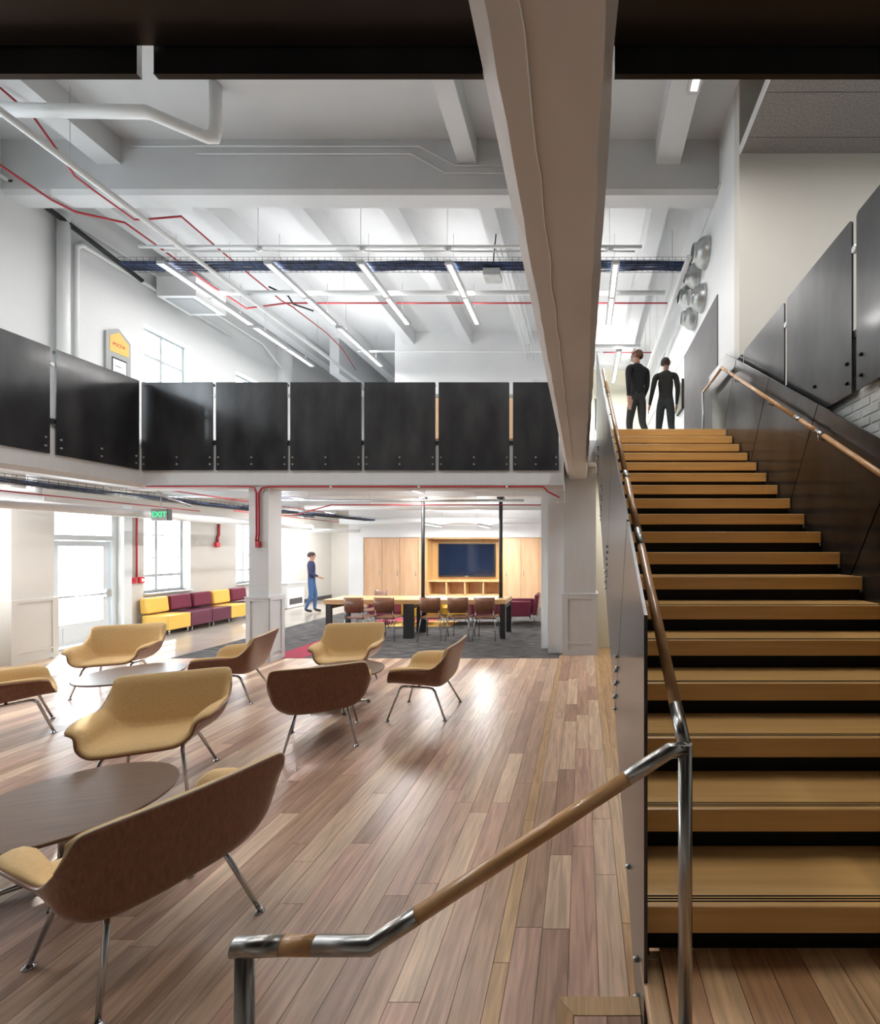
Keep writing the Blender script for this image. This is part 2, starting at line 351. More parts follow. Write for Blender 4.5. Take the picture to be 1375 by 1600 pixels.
# upper deck and bridge
mb = MB().box(XL, XR, 7.0, 17, 3.2, ZUP).box(.215, XR, 6.36, 7.0, 3.2, ZUP).box(XL, -7.05, -3, 7.0, 3.2, ZUP).box(XR+.06, 6, -3, 6.1, 3.2, ZUP)
deck = struct('floor_upper', mb, M['white'], 'white slab of the upper floor and gallery')
mb = MB().prism([(6.95,ZUP-.06),(6.95,2.83),(7.0,2.77),(7.22,2.77),(7.26,2.80),(7.26,3.25),(7.26,ZUP-.06)], -7.30, -.30, 'x'); mb.build('edge_beam', M['colpaint'], deck)
mb = MB().prism([(-7.35,3.4),(-7.35,2.85),(-7.30,2.79),(-7.06,2.79),(-7.01,2.85),(-7.01,3.4)], -3, 7.0, 'y'); mb.build('edge_beam', M['colpaint'], deck)
for yy in (9.4, 11.6): MB().box(XL, -.75, yy, yy+.3, 2.95, 3.2).build('ceiling_joist', M['white'], deck)
# near bridge over the camera: dark soffit
mb = MB().box(-7.0, XR+.05, -3, 1.14, 3.125, ZUP); struct('floor_near_bridge', mb, M['steelsoft'], 'dark steel underside of the bridge overhead')

# ------------------------------------------------------------------ columns and beams
def panel_frame(par, face, a0, a1, z0, z1, w, t, m, axis):
    """stiles and rails of a panelled face; axis 'y' faces -y at depth face, axis 'x' faces +x at face"""
    for q, (p0, p1, r0, r1) in {'stile': (a0,a0+w,z0,z1), 'stile_': (a1-w,a1,z0,z1), 'rail': (a0+w,a1-w,z1-w*.6,z1), 'rail_': (a0+w,a1-w,z0,z0+w), 'bead': (a0+w,a1-w,z0+w*1.9,z0+w*2.3)}.items():
        mb = MB().box(p0, p1, face-t, face, r0, r1) if axis == 'y' else MB().box(face, face+t, p0, p1, r0, r1)
        mb.build(q.rstrip('_'), m, par)
col = thing('column', 'white painted column with a panelled base and red conduits, left of the meeting room', 'column', (-5.18,7.1,0))
MB().box(-5.335,-5.02,6.96,7.26,0,2.80).build('shaft', M['colpaint'], col)
MB().box(-5.36,-4.995,6.94,7.28,0,1.02).build('plinth', M['colpaint'], col)
MB().box(-5.375,-4.98,6.915,7.29,1.02,1.05).build('cap_moulding', M['colpaint'], col)
panel_frame(col, 6.94, -5.36, -4.995, 0, 1.02, .07, .015, M['colpaint'], 'y'); panel_frame(col, -4.995, 6.94, 7.28, 0, 1.02, .07, .015, M['colpaint'], 'x')
pier = thing('column', 'white painted pier with a panelled base, carrying the big beam beside the stair', 'column', (-.04,7.66,0))
MB().box(-.316,.229,7.43,7.9,0,3.2).build('shaft', M['colpaint'], pier)
MB().box(-.345,.256,7.42,7.92,0,1.02).build('plinth', M['colpaint'], pier)
MB().box(-.36,.27,7.40,7.93,1.02,1.05).build('cap_moulding', M['colpaint'], pier)
panel_frame(pier, 7.42, -.345, .256, 0, 1.02, .10, .018, M['colpaint'], 'y')
MB().box(-.60,-.316,7.55,7.9,0,3.2).box(-.43,-.30,7.26,7.55,2.6,3.2).build('jamb', M['white'], pier)
col = thing('column', 'greige panelled pilaster on the outer wall beside the glass door', 'column', (-9.1,7.1,0))
MB().box(XL,-8.9,6.78,7.33,0,3.2).build('shaft', M['greige'], col)
MB().box(XL,-8.87,6.75,7.36,0,1.0).build('plinth', M['greige'], col)
panel_frame(col, -8.87, 6.75, 7.36, 0, 1.0, .08, .015, M['greige'], 'x')
beam = thing('concrete_beam', 'long rough painted concrete beam running overhead to the pier by the stair', 'beam', (-.09,4,3.0))
pr = [(-.214,3.0),(.047,3.0),(.08,3.05),(.08,ZUP-.02),(-.258,ZUP-.02),(-.258,3.05)]
# uneven arrises: many sections along the beam
mb = MB(); n = 90; vs = []; fs = []
ys = [-3 + (7.55+3)*i/n for i in range(n+1)]
for i, y in enumerate(ys):
    j1, j2, j3 = (random.uniform(-.0035,.0035) for _ in range(3)); w = .004*math.sin(y*2.1)
    for k, (a, b) in enumerate(pr): vs.append((a+(j1 if k == 0 else j2+w if k == 1 else j3 if k == 2 else 0), y, b))
for i in range(n):
    for k in range(6): fs.append((i*6+k, i*6+(k+1) % 6, (i+1)*6+(k+1) % 6, (i+1)*6+k))
fs += [list(range(5,-1,-1)), [n*6+k for k in range(6)]]
mb.add(vs, fs).build('beam_body', M['beam'], beam)
mb = MB(); mb.tube([(-.135+.004*math.sin(i*1.7)+random.uniform(-.002,.002), -2+i*.1, 2.999) for i in range(92)], .0035, 5); mb.build('board_seam', M['beam'], beam)
# ------------------------------------------------------------------ windows and door
def window(name, x, y0, y1, z0, z1, bars, label, mull=.5):
    w = anchor(name, (x, (y0+y1)/2, z0), label)
    fr = MB(); t = .05
    fr.box(x-.06,x,y0,y0+t,z0,z1).box(x-.06,x,y1-t,y1,z0,z1).box(x-.06,x,y0+t,y1-t,z0,z0+t).box(x-.06,x,y0+t,y1-t,z1-t,z1)
    fr.build('window_frame', M['frame'], w)
    ym = y0+(y1-y0)*mull
    MB().box(x-.055,x+.01,ym-.03,ym+.03,z0+t,z1-t).build('mullion', M['frame'], w)
    for zz, th in bars: MB().box(x-.05,x-.002,y0+t,ym-.03,zz-th,zz+th).box(x-.05,x-.002,ym+.03,y1-t,zz-th,zz+th).build('glazing_bar', M['frame'], w)
    zs = [z0+t]+sorted(b[0] for b in bars)+[z1-t]
    for a, b in ((y0+t,ym-.03),(ym+.03,y1-t)):
        for p, q in zip(zs, zs[1:]): MB().box(x-.032,x-.028,a,b,p,q).build('pane', M['glass'], w)
    MB().box(x-.03,x+.28,y0,y1,z0-.03,z0).build('sill', M['white'], w)
    return w
n = 1
for (a, b, c, e), lab in zip(UPW, ('steel window in the upper brick wall beside the framed notice', 'farther steel window half hidden by the bridge guard', None, None)):
    window(f'window_{n}', XL-.2, a, b, c, e, [(6.05,.03),(5.45,.012),(5.0,.012)], lab); n += 1
for (a, b, c, e), lab in zip(LOW, ('tall lower window above the yellow and plum benches', 'lower window hidden behind the column', None, None)):
    window(f'window_{n}', XL-.2, a, b, c, e, [(1.22,.03),(1.62,.012),(2.12,.012)], lab, .42); n += 1
for (a, b, c, e) in ((1.2,2.15,3.9,5.0),(.4,.62,4.6,7.0)):
    w = anchor(f'window_{n}', ((a+b)/2, 15.05, c), 'narrow bright window in the far hall wall'); n += 1
    MB().box(a,a+.04,15.02,15.08,c,e).box(b-.04,b,15.02,15.08,c,e).box(a,b,15.02,15.08,c,c+.04).box(a,b,15.02,15.08,e-.04,e).build('window_frame', M['frame'], w)
    MB().box(a,b,15.05,15.054,c,e).build('pane', M['glass'], w)
# glazed door with transom in the lower left wall
x = XL-.12
dr = anchor('door_1', (x, 8.24, 0), 'white glazed entrance door with panic bar')
MB().box(x-.1,x+.04,7.66,7.76,0,2.62).box(x-.1,x+.04,8.72,8.82,0,2.62).box(x-.1,x+.04,7.76,8.72,1.97,2.07).box(x-.1,x+.04,7.76,8.72,2.5,2.62).build('door_frame', M['dooralu'], dr)
lf = MB().box(x-.04,x+.0,7.77,7.86,.02,1.96).box(x-.04,x,8.60,8.71,.02,1.96).box(x-.04,x,7.86,8.60,1.86,1.96).box(x-.04,x,7.86,8.60,.02,.42).build('door_leaf', M['dooralu'], dr)
MB().box(x-.025,x-.02,7.86,8.60,.42,1.86).build('pane', M['glass'], lf)
MB().box(x,x+.012,7.93,8.53,.08,.35).build('kick_panel', M['dooralu'], lf)
MB().tube([(x+.05,7.8,.93),(x+.05,8.6,.93)], .02, 8).build('panic_bar', M['galv'], lf)
MB().rbox(x,x+.07,8.60,8.70,.86,1.02,.02).build('latch_box', M['galv'], lf)
MB().box(x-.03,x-.025,7.76,8.72,2.07,2.5).build('transom_pane', M['glass'], dr)
MB().box(XL,XL+.06,7.50,7.66,0,2.7).box(XL,XL+.06,8.82,8.98,0,2.7).build('casing', M['dooralu'], dr)
for (y0,y1,z0,z1) in UPW+LOW+[DOOR]:
    li = bpy.data.lights.new('window_portal', 'AREA'); li.shape = 'RECTANGLE'; li.size = z1-z0; li.size_y = y1-y0
    lo_ = bpy.data.objects.new('window_portal', li); C.objects.link(lo_); lo_.location = (XL-.27, (y0+y1)/2, (z0+z1)/2); lo_.rotation_euler = (0, -math.pi/2, 0)
    li.cycles.is_portal = True
# ------------------------------------------------------------------ stair
SL = RISE/RUN; TH = math.atan(SL); SN, CS = math.sin(TH), math.cos(TH)
def dk(k): return D0 + RUN*k
stair = thing('staircase', 'wide straight staircase with oak treads and black risers', 'staircase', (1.15, 1.5, 0))
for k in range(1, 19):
    z = Z0+RISE*k; y = dk(k); y1 = y+RUN+.047 if k < 18 else y+.32
    t = MB().rbox(.225, 2.088, y, y1, z-.096, z, .006, 2).build('tread', M['oak'], stair)
    MB().box(.23, 2.086, y+.035, y+.05, z-RISE, z-.096).build('riser', M['riser'], stair)
    if k < 9:
        g = MB()
        for q in (.022, .034, .046): g.box(.235, 2.08, y+q, y+q+.005, z-.001, z+.0012)
        g.build('grip_strips', M['rubber'], t)
st = [(1.55,.36),(6.5,.36+SL*4.95),(6.5,.36+SL*4.95-.30),(2.1,.36-.05+SL*.55-.24)]
for x0 in (.228, 2.07): MB().prism(st, x0, x0+.012, 'x').build('stringer', M['black'], stair)
# landing and intermediate step
land = thing('stair_landing', 'raised oak landing at the foot of the stair', 'landing', (1.15,.3,0))
MB().box(.218, 2.085, -2.2, 1.585, .0, .342).build('landing_body', M['oakplank'], land, rnd=.4)
MB().rbox(.205, .275, -2.2, 1.545, .318, Z0, .008, 2).build('nosing_board', M['oakplank'], land, rnd=.62)
x = .277; i = 0
while x < 2.08:
    plank('plank', x, min(x+.125,2.085), -1.2, 1.585, Z0, M['landplank'], land); x += .125
    i += 1
step = thing('floor_step', 'single low wooden step beside the landing with mitred border', 'step', (.06,.3,0))
MB().box(-.088, .204, -2.0, 1.58, 0, .164).build('step_body', M['oakplank'], step, rnd=.2)
mb = MB().prism([(-.0917,1.584),(.204,1.584),(.204,1.52),(-.03,1.52)], .164, .178, 'z'); mb.build('border_board', M['oakplank'], step, rnd=.3)
mb = MB().prism([(-.0917,1.583),(-.031,1.519),(-.031,-2),(-.0917,-2)], .164, .178, 'z'); mb.build('border_board', M['oakplank'], step, rnd=.7)
for a, b in ((-.03,.086),(.086,.204)): plank('plank', a, b, -1.8, 1.519, .177, M['plank'], step)

# ------------------------------------------------------------------ sloped stair guards
def slope_guard(name, label, X, th, top0, height, d_front, d_joints, d_end, level_to=None, side=-1):
    g = thing(name, label, 'railing', (X, (d_front+d_end)/2, 0))
    top = lambda d: top0+SL*d
    dd, dz = height*SN, height*CS
    bot0 = top0-height/CS
    bot = lambda d: bot0+SL*d
    js = list(d_joints); gap = .012
    polys = []
    # first plate has an upright front edge
    polys.append([(d_front, max(.01, bot(d_front))), (d_front, top(d_front)), (js[0]-gap, top(js[0]-gap)), (js[0]-gap+dd, top(js[0]-gap)-dz)])
    if polys[0][0][1] <= .011: polys[0].insert(0, ((.01-bot0)/SL, .01)) if (.01-bot0)/SL > d_front else None
    for a, b in zip(js, js[1:]): polys.append([(a, top(a)), (b-gap, top(b-gap)), (b-gap+dd, top(b-gap)-dz), (a+dd, top(a)-dz)])
    a = js[-1]
    if level_to: polys.append([(a, top(a)), (d_end, top(d_end)), (level_to, top(d_end)), (level_to, ZUP-.15), (a+dd+.05, ZUP-.15), (a+dd, top(a)-dz)])
    else: polys.append([(a, top(a)), (d_end, top(d_end)), (d_end, max(bot(d_end), 2.6)), (a+dd, top(a)-dz)] if a+dd < d_end else [(a, top(a)), (d_end, top(d_end)), (d_end, top(a)-(d_end-a)/dd*dz)])
    for p in polys:
        pl = MB().prism(p, X-th/2, X+th/2, 'x').build('plate', M['steel'], g)
    return g
gl = slope_guard('stair_guard', 'blackened steel guard plates on the left side of the stair', .212, .012, .668, 1.40, 1.455, [2.02,3.05,4.08,5.11,6.1], 6.45)
mb = MB()
for j in (2.02,3.05,4.08,5.11):
    for s in (.93,1.05,1.17,1.29):
        for e in (-.045,.04):
            y, z = j+s*SN+e*CS, .668+SL*j-s*CS+e*SN
            if z > .1: mb.lathe([(.010,0),(.010,-.012),(.006,-.018)], (.205,y,z), 8, 'x')
for y, z in ((1.62,.28),(1.60,.16),(1.9,.42)): mb.lathe([(.010,0),(.010,-.012),(.006,-.018)], (.205,y,z), 8, 'x')
mb.build('bolts', M['galv'], gl, kind='stuff')
gr = slope_guard('stair_guard', 'tall blackened steel guard plates on the right side of the stair', 2.105, .014, .648, 1.40, .2, [.83,1.85,2.87,3.885,4.90,5.95], 6.35, 7.2)
MB().prism([(.25,.36),(6.4,ZUP-.02),(6.4,2.6),(.25,.0)], 2.115, 2.158, 'x').build('under_plate', M['steel'], gr)

# ------------------------------------------------------------------ level guards
def bolts(x0, x1, par, along, face, zs=(3.155,3.265)):
    b = MB()
    for u in (x0+.04, (x0+x1)/2, x1-.04):
        for z in zs:
            if along == 'x': b.lathe([(.014,0),(.014,-.010),(.009,-.016)], (u,face,z), 8, 'y')
            else: b.lathe([(.014,0),(.014,(.010 if face > 0 else -.010)*1),(.009,.016 if face > 0 else -.016)], (face,u,z), 8, 'x')
    b.build('bolts', M['galv'], par, kind='stuff')
def rounded(a0, a1, z0, z1, r=.03):
    pts = [(a0,z0),(a1,z0)]
    for cx, cz, t0 in ((a1-r,z1-r,0),(a0+r,z1-r,90)):
        for t in (0,30,60,90): pts.append((cx+r*math.cos(math.radians(t0+t)), cz+r*math.sin(math.radians(t0+t))))
    return pts
bg = thing('bridge_guard', 'row of blackened steel guard panels along the far bridge edge', 'railing', (-3.6,6.93,GB))
xs = [(222,333),(338,449.5),(454,565),(569.5,680.5),(685.5,796),(801.5,873)]
xs = [((a-VX)/F*6.93, (b-VX)/F*6.93) for a, b in xs]
for a, b in xs:
    p = MB().prism(rounded(a,b,GB,GT,.012), 6.92, 6.935, 'y').build('panel', M['steel'], bg)
    bolts(a, b, p, 'x', 6.92)
    MB().box(a+.01,b-.01,6.936,6.985,GT-.05,GT-.012).build('top_bar', M['black'], p)
for (a, b), (c, e) in zip(xs, xs[1:]):
    u = (b+c)/2
    MB().lathe([(.034,0),(.034,-.012),(.026,-.02)], (u,6.945,4.25), 16, 'y').build('standoff_disc', M['galv'], bg)
    MB().box(u-.035,u+.035,6.935,6.96,3.47,3.53).build('clip', M['black'], bg)
u0 = (-7.01-6.99)/2
gg = thing('gallery_guard', 'blackened steel guard panels along the left gallery edge', 'railing', (-6.99,4.6,GB))
for a, b in ((5.78,6.86),(4.64,5.71),(3.5,4.57),(2.36,3.43),(1.2,2.29)):
    p = MB().prism(rounded(a,b,GB,GT,.012), -7.0, -6.985, 'x').build('panel', M['steel'], gg)
    bl = MB()
    for u in (a+.05,(a+b)/2,b-.05):
        for z in (3.155,3.265): bl.lathe([(.014,0),(.014,.010),(.009,.016)], (-6.985,u,z), 8, 'x')
    bl.build('bolts', M['galv'], p, kind='stuff')
    MB().box(-7.05,-7.0,a+.01,b-.01,GT-.05,GT-.012).build('top_bar', M['black'], p)
for u in (5.745,4.605):
    MB().lathe([(.034,0),(.034,.012),(.026,.02)], (-7.01,u,4.25), 16, 'x').build('standoff_disc', M['galv'], gg)
    MB().box(-7.03,-7.0,u-.035,u+.035,3.47,3.53).build('clip', M['black'], gg)
rg = thing('gallery_guard', 'blackened steel guard panels high on the right above the brick wall', 'railing', (2.17,3.5,GB))
for a, b in ((4.67,5.84),(3.50,4.61),(2.33,3.44),(1.2,2.27)):
    p = MB().prism(rounded(a,b,GB,GT,.035), 2.165, 2.18, 'x').build('panel', M['steel'], rg)
    bl = MB()
    for u in (a+.06,(a+b)/2,b-.06):
        for z in (3.16,3.32): bl.lathe([(.016,0),(.016,-.012),(.01,-.02)], (2.165,u,z), 8, 'x')
    bl.build('bolts', M['black'], p, kind='stuff')
MB().prism(rounded(5.9,6.09,GB,GT,.035), 2.165, 2.18, 'x').build('panel', M['steel'], rg)
for u in (5.87,4.64,3.47,2.3):
    MB().lathe([(.034,0),(.034,-.02),(.026,-.03)], (2.19,u,4.2), 16, 'x').build('standoff_disc', M['galv'], rg)
    MB().box(2.18,2.21,u-.035,u+.035,3.5,3.56).build('clip', M['black'], rg)
ng = thing('near_bridge_guard', 'dark steel guard panels hanging in front of the bridge overhead', 'railing', (-3,1.15,GB))
gapx = (230-VX)/F*1.15
for a, b in ((-4.6,-2.40),(-2.36,gapx-.022),(gapx+.022,-.262),(.085,1.25),(1.29,2.3)):
    p = MB().prism([(a,GB),(b,GB),(b,GT),(a,GT)], 1.145, 1.158, 'y').build('panel', M['steel'], ng)
    MB().box(a,b,1.1445,1.1585,GB-.004,GB).build('edge_lip', M['steelsoft'], p)
# white painted brick below the right guard
bw = anchor('wall_brick_right', (2.3,3.5,2.2), 'white painted brick wall above the stair on the right')
MB().box(2.235, 2.35, -1.0, 6.1, 0, 3.2).build('mortar_bed', M['white'], bw)
brick_me = None
zb = 2.15; row = 0
M['brickpaint'] = mat('brick_paint', (.66,.69,.68), (.60,.63,.62), rough=.45, scale=9, bump=.25, dist=.006)
while zb < 3.02:
    y = 2.3 + (.11 if row % 2 else 0)
    while y < 4.9:
        if brick_me is None:
            ob = MB().rbox(-.006, .006, -.1, .1, -.033, .033, .005, 1).build('brick', M['brickpaint'], bw, world=False); brick_me = ob.data
        else:
            ob = bpy.data.objects.new('brick', brick_me); C.objects.link(ob); ob.parent = bw
        ob.location = (2.233+random.uniform(-.002,.002)-2.3, y+.1-3.5, zb+.035-2.2)
        y += .215
    zb += .078; row += 1

# ------------------------------------------------------------------ handrails
RR = .0205
def rail_on(X, z0, d): return (X, d, z0+SL*d)
hr = thing('handrail', 'long oak handrail with steel joints on the left of the stair, ending in a post', 'handrail', (.3,1.27,Z0))
seg = [(1.28,1.40,'s'),(1.40,2.22,'w'),(2.22,2.36,'s'),(2.36,2.95,'w'),(2.95,3.05,'s'),(3.05,4.9,'w'),(4.9,5.0,'s'),(5.0,6.35,'w')]
for a, b, k in seg:
    r = RR*(1.0 if k == 'w' else 1.03)
    MB().tube([rail_on(.3,.42,a), rail_on(.3,.42,b)], r, 16).build('rail_wood' if k == 'w' else 'rail_sleeve', M['rail'] if k == 'w' else M['brushed'], hr)
pz = .42+SL*1.28
MB().tube([(.3,1.28,pz),(.3,1.265,pz-.012)], RR*1.03, 16).build('rail_elbow', M['brushed'], hr)
MB().tube([(.3,1.27,Z0),(.3,1.27,pz+.012)], RR, 16).build('post', M['brushed'], hr)
MB().lathe([(.045,0),(.045,.006)], (.3,1.27,Z0), 16).build('base_flange', M['brushed'], hr)
for d in (2.3,3.4,4.5,5.6): MB().tube([(.3,d,.42+SL*d-.02),(.29,d,.42+SL*d-.06),(.222,d,.42+SL*d-.06)], .006, 6).build('bracket', M['black'], hr)
h2 = thing('handrail', 'oak and steel handrail sloping down to a post in the foreground', 'handrail', (-.3,1.1,0))
A = Vector((.3,1.27,pz-.006)); B = Vector((.252,1.262,pz-.006)); E = Vector((-.50,1.03,.868)); G = Vector((-.80,1.03,.868))
def lerp(p, q, t): return p+(q-p)*t
MB().tube([A, B, lerp(B,E,.17)], RR*1.03, 16).build('rail_sleeve', M['brushed'], h2)
MB().tube([lerp(B,E,.17), lerp(B,E,.87)], RR, 16).build('rail_wood', M['rail'], h2)
MB().tube([lerp(B,E,.87), E, lerp(E,G,.44)], RR*1.03, 16).build('rail_sleeve', M['brushed'], h2)
MB().tube([lerp(E,G,.44), lerp(E,G,.70)], RR, 16).build('rail_wood', M['rail'], h2)
MB().tube([lerp(E,G,.70), G+Vector((-.02,-.004,0))], RR*1.03, 16).build('rail_sleeve', M['brushed'], h2)
MB().tube([(G.x,G.y,0),(G.x,G.y,G.z)], RR, 16).build('post', M['brushed'], h2)
MB().lathe([(.045,0),(.045,.006)], (G.x,G.y,0), 16).build('base_flange', M['brushed'], h2)
h3 = thing('handrail', 'oak handrail on brackets along the right stair guard, with a level end', 'handrail', (2.03,4,1.5))
for a, b, k in [(.3,2.45,'w'),(2.45,2.56,'s'),(2.56,3.66,'w'),(3.66,3.78,'s'),(3.78,4.05,'w'),(4.05,4.15,'s'),(4.15,6.0,'w'),(6.0,6.1,'s'),(6.1,6.33,'w')]:
    MB().tube([rail_on(2.03,.451,a), rail_on(2.03,.451,b)], RR*(1.0 if k == 'w' else 1.03), 14).build('rail_wood' if k == 'w' else 'rail_sleeve', M['rail'] if k == 'w' else M['brushed'], h3)
zt = .451+SL*6.33
MB().tube([(2.03,6.33,zt),(2.03,7.34,zt)], RR, 14).build('rail_wood', M['rail'], h3)
MB().tube([(2.03,7.33,ZUP),(2.03,7.33,zt)], RR*.9, 12).build('post', M['galv'], h3)
for d in (2.7,3.75,4.75,5.8): MB().tube([(2.03,d,.451+SL*d-.02),(2.035,d,.451+SL*d-.07),(2.098,d,.451+SL*d-.07)], .007, 6).build('bracket', M['brushed'], h3)

# ------------------------------------------------------------------ wall items up high
db = MB().box(2.185, 2.2, 7.06, 9.35, ZUP, 5.94).build('wall_board', M['board']); tag(db, 'large dark grey board on the white wall at the stair head', 'board')
mo = thing('wall_screen', 'black screen on the nozzle wall beyond the grey board', 'screen', (2.2,9.7,4.85))
MB().box(2.15,2.2,9.42,9.98,4.85,5.5).build('screen_body', M['black'], mo); MB().box(2.147,2.15,9.44,9.96,4.87,5.48).build('screen_face', M['screen'], mo)
# acoustic soffit
sf = anchor('ceiling_soffit', (4,3,7.35), 'grey acoustic tile soffit at the upper right')
MB().box(XR+.02, 6, -3, 6.1, 7.375, 7.45).build('soffit_backing', M['white'], sf)
MB().box(XR, XR+.02, -3, 6.1, 7.34, 7.45).build('edge_trim', M['pipe'], sf)
ye = [6.1,5.86,5.28,4.70,4.12]
for a, b in zip(ye[1:], ye):
    for x0 in (XR+.022, 4.64): MB().box(x0+.003, min(x0+2.41,5.98), a+.004, b-.004, 7.35, 7.374).build('acoustic_tile', M['acoustic'], sf)
ct = thing('cable_tray', 'short black wire tray above the edge of the grey soffit', 'cable tray', (2.1,4.6,7.6))
mb = MB(); mb.box(2.07,2.17,3.0,5.3,7.55,7.57)
for i in range(24): mb.box(2.06,2.064,3.0+i*.1,3.004+i*.1,7.56,7.72)
mb.box(2.06,2.064,3.0,5.3,7.72,7.726).box(2.06,2.064,3.0,5.3,7.64,7.645); mb.build('tray_mesh', M['black'], ct, kind='stuff')
# round air nozzles
nz_sp = [((1097,395),.34,'round metal air nozzle, topmost on the white wall at the stair head'), ((1083,431),.30,'metal air nozzle just below the topmost one'),
         ((1072,463),.30,'metal air nozzle nearest the cable tray end, third down'), ((1091,466),.32,'metal air nozzle right of the third one, above the grey board'), ((1078,497),.30,'lowest metal air nozzle above the grey board')]
for (px_, py_), R_, lab in nz_sp:
    d = XR*F/(px_+8-VX); z = HC+(VY-py_)/F*d
    t = thing('air_nozzle', lab, 'air vent', (XR, d, z), 0, 'air nozzles on the stair head wall')
    MB().lathe([(R_*.74,0),(R_*.76,-.02),(R_*.73,-.07),(R_*.66,-.13),(R_*.56,-.175),(R_*.46,-.20),(R_*.44,-.215),(R_*.44,-.26)], (XR,d,z), 28, 'x').build('nozzle_bowl', M['galv'], t)
    MB().lathe([(R_*.41,-.255),(R_*.40,-.262)], (XR,d,z), 24, 'x').build('nozzle_mouth', M['black'], t)
for (px_, py_), R_, lab in (((857,797),.17,'round metal air nozzle high on the lounge side wall'), ((866,810),.13,'smaller nozzle beneath the round one in the lounge')):
    X_ = -.75; d = X_*F/(px_+4-VX); z = HC+(VY-py_)/F*d
    t = thing('air_nozzle', lab, 'air vent', (X_, d, z))
    MB().lathe([(R_*1.2,0),(R_*1.2,-.03),(R_*1.0,-.12),(R_*.9,-.2)], (X_,d,z), 24, 'x').build('nozzle_bowl', M['galv'], t)
    MB().lathe([(R_*.8,-.198),(R_*.78,-.205)], (X_,d,z), 24, 'x').build('nozzle_mouth', M['black'], t)

# ------------------------------------------------------------------ pipes and conduits of the hall ceiling
def pipe(name, pts, r, m, label, cat='pipe', n=10, drops=None):
    t = thing(name, label, cat, pts[0])
    MB().tube(pts, r, n).build('pipe_run', M[m], t)
    if drops:
        mb = MB()
        for p in drops: mb.tube([p, (p[0],p[1],CEIL if p[2] > 4 else 3.2)], .004, 5)
        mb.build('hanger_rods', M['galv'], t, kind='stuff')
    return t
pipe('sprinkler_main', [(-7.3,4.0,7.3),(-7.3,16.9,7.3)], .05, 'pipe', 'long white sprinkler main running into the hall along the left', drops=[(-7.3,6.2,7.35),(-7.3,9.0,7.35),(-7.3,12,7.35)])
pipe('drain_pipe', [(-8.6,5.72,7.6),(-5.80,5.8,7.63),(-5.72,5.84,7.62),(-5.29,6.12,7.60),(-5.22,6.16,7.64),(-5.20,6.17,7.74),(-5.2,6.17,8.38)], .075, 'pipe', 'thick white drain pipe with elbows near the hall ceiling', n=14)
for p in ((-5.78,5.8,7.63),(-5.33,6.1,7.6),(-5.2,6.16,8.28)): pass
branch = pipe('sprinkler_branch', [(-8.2,8.05,7.4),(-.9,8.05,7.4),(1.1,8.05,7.4)], .028, 'pipe', 'white sprinkler branch pipe crossing the hall above the cable tray', drops=[(x_,8.05,7.42) for x_ in (-6.0,-4.1,-2.5,.5)])
pipe('sprinkler_branch', [(-8.0,8.28,7.47),(1.0,8.28,7.47)], .016, 'pipe', 'thin white conduit just behind the sprinkler branch')
pipe('sprinkler_branch', [(-7.9,9.5,7.4),(1.8,9.5,7.4)], .05, 'pipe', 'thick white cross pipe between the ceiling lamps', drops=[(x_,9.5,7.42) for x_ in (-5.2,-1.2)])
pipe('sprinkler_branch', [(-6.3,12.2,7.35),(-.4,12.2,7.35)], .025, 'pipe', 'white pipe in front of the white room box')
pipe('sprinkler_branch', [(.0,12.0,7.4),(1.55,12.0,7.4),(1.6,13.5,7.4)], .05, 'pipe', 'white angled pipe above the two walking people')
pipe('sprinkler_main', [(1.86,7.6,6.9),(1.86,14.5,6.9)], .05, 'pipe', 'white pipe running along the wall of air nozzles', drops=[(1.86,9,6.9),(1.86,12,6.9)])
pipe('sprinkler_main', [(1.88,9.9,6.3),(1.88,14.5,6.3)], .035, 'pipe', 'second white pipe along the nozzle wall, lower', drops=[(1.88,11,6.3),(1.88,13,6.3)])
pipe('wall_conduit', [(2.19,6.9,7.6),(2.19,9.5,7.6)], .02, 'pipe', 'thin conduit on the nozzle wall above the nozzles')
P = lambda l, z: [atz(a, b, z) for a, b in l]
pipe('red_conduit', [atz(0,137,7.95),atz(52,182,7.9),atz(93,240,7.5),atz(117,275,7.45),atz(153,302,7.45),atz(210,343,7.45),atz(225,343,7.5),atz(283,338,7.6),atz(345,392,7.6),atz(440,470,7.6),atz(460,481,7.6)], .016, 'red', 'red conduit zigzagging across the ceiling at the upper left', 'conduit', 7)
pipe('red_conduit', P([(0,258),(80,312),(118,331),(195,348),(240,380),(330,446),(385,482)],7.5)+[(-6.97,10.25,7.6),(-.9,10.25,7.6),(2.0,10.25,7.6)], .018, 'red', 'red conduit running along the left wall then straight across the hall', 'conduit', 7)
pipe('red_conduit', P([(460,482),(510,520),(535,545),(556,578)],7.6), .014, 'red', 'short red conduit slanting down behind the lamps', 'conduit', 6)
pipe('red_conduit', [(.6,12.6,7.5),(2.0,12.6,7.5)], .015, 'red', 'short red conduit above the walking people', 'conduit', 6)
pipe('flex_cable', P([(420,448),(450,462),(458,475)],7.6)+P([(490,486)],7.55), .02, 'black', 'black flexible cable drooping from the cable tray', 'cable', 7)
for i, x_ in enumerate((-1.72,-1.62,-1.52,-1.42)):
    pipe('roof_conduit', [(x_,8.5,7.75),(x_,13.15,7.75),(x_,13.15,7.45)], .014, 'pipe', ('first','second','third','fourth')[i]+' of four thin parallel white conduits beside the big beam', 'conduit', 6)
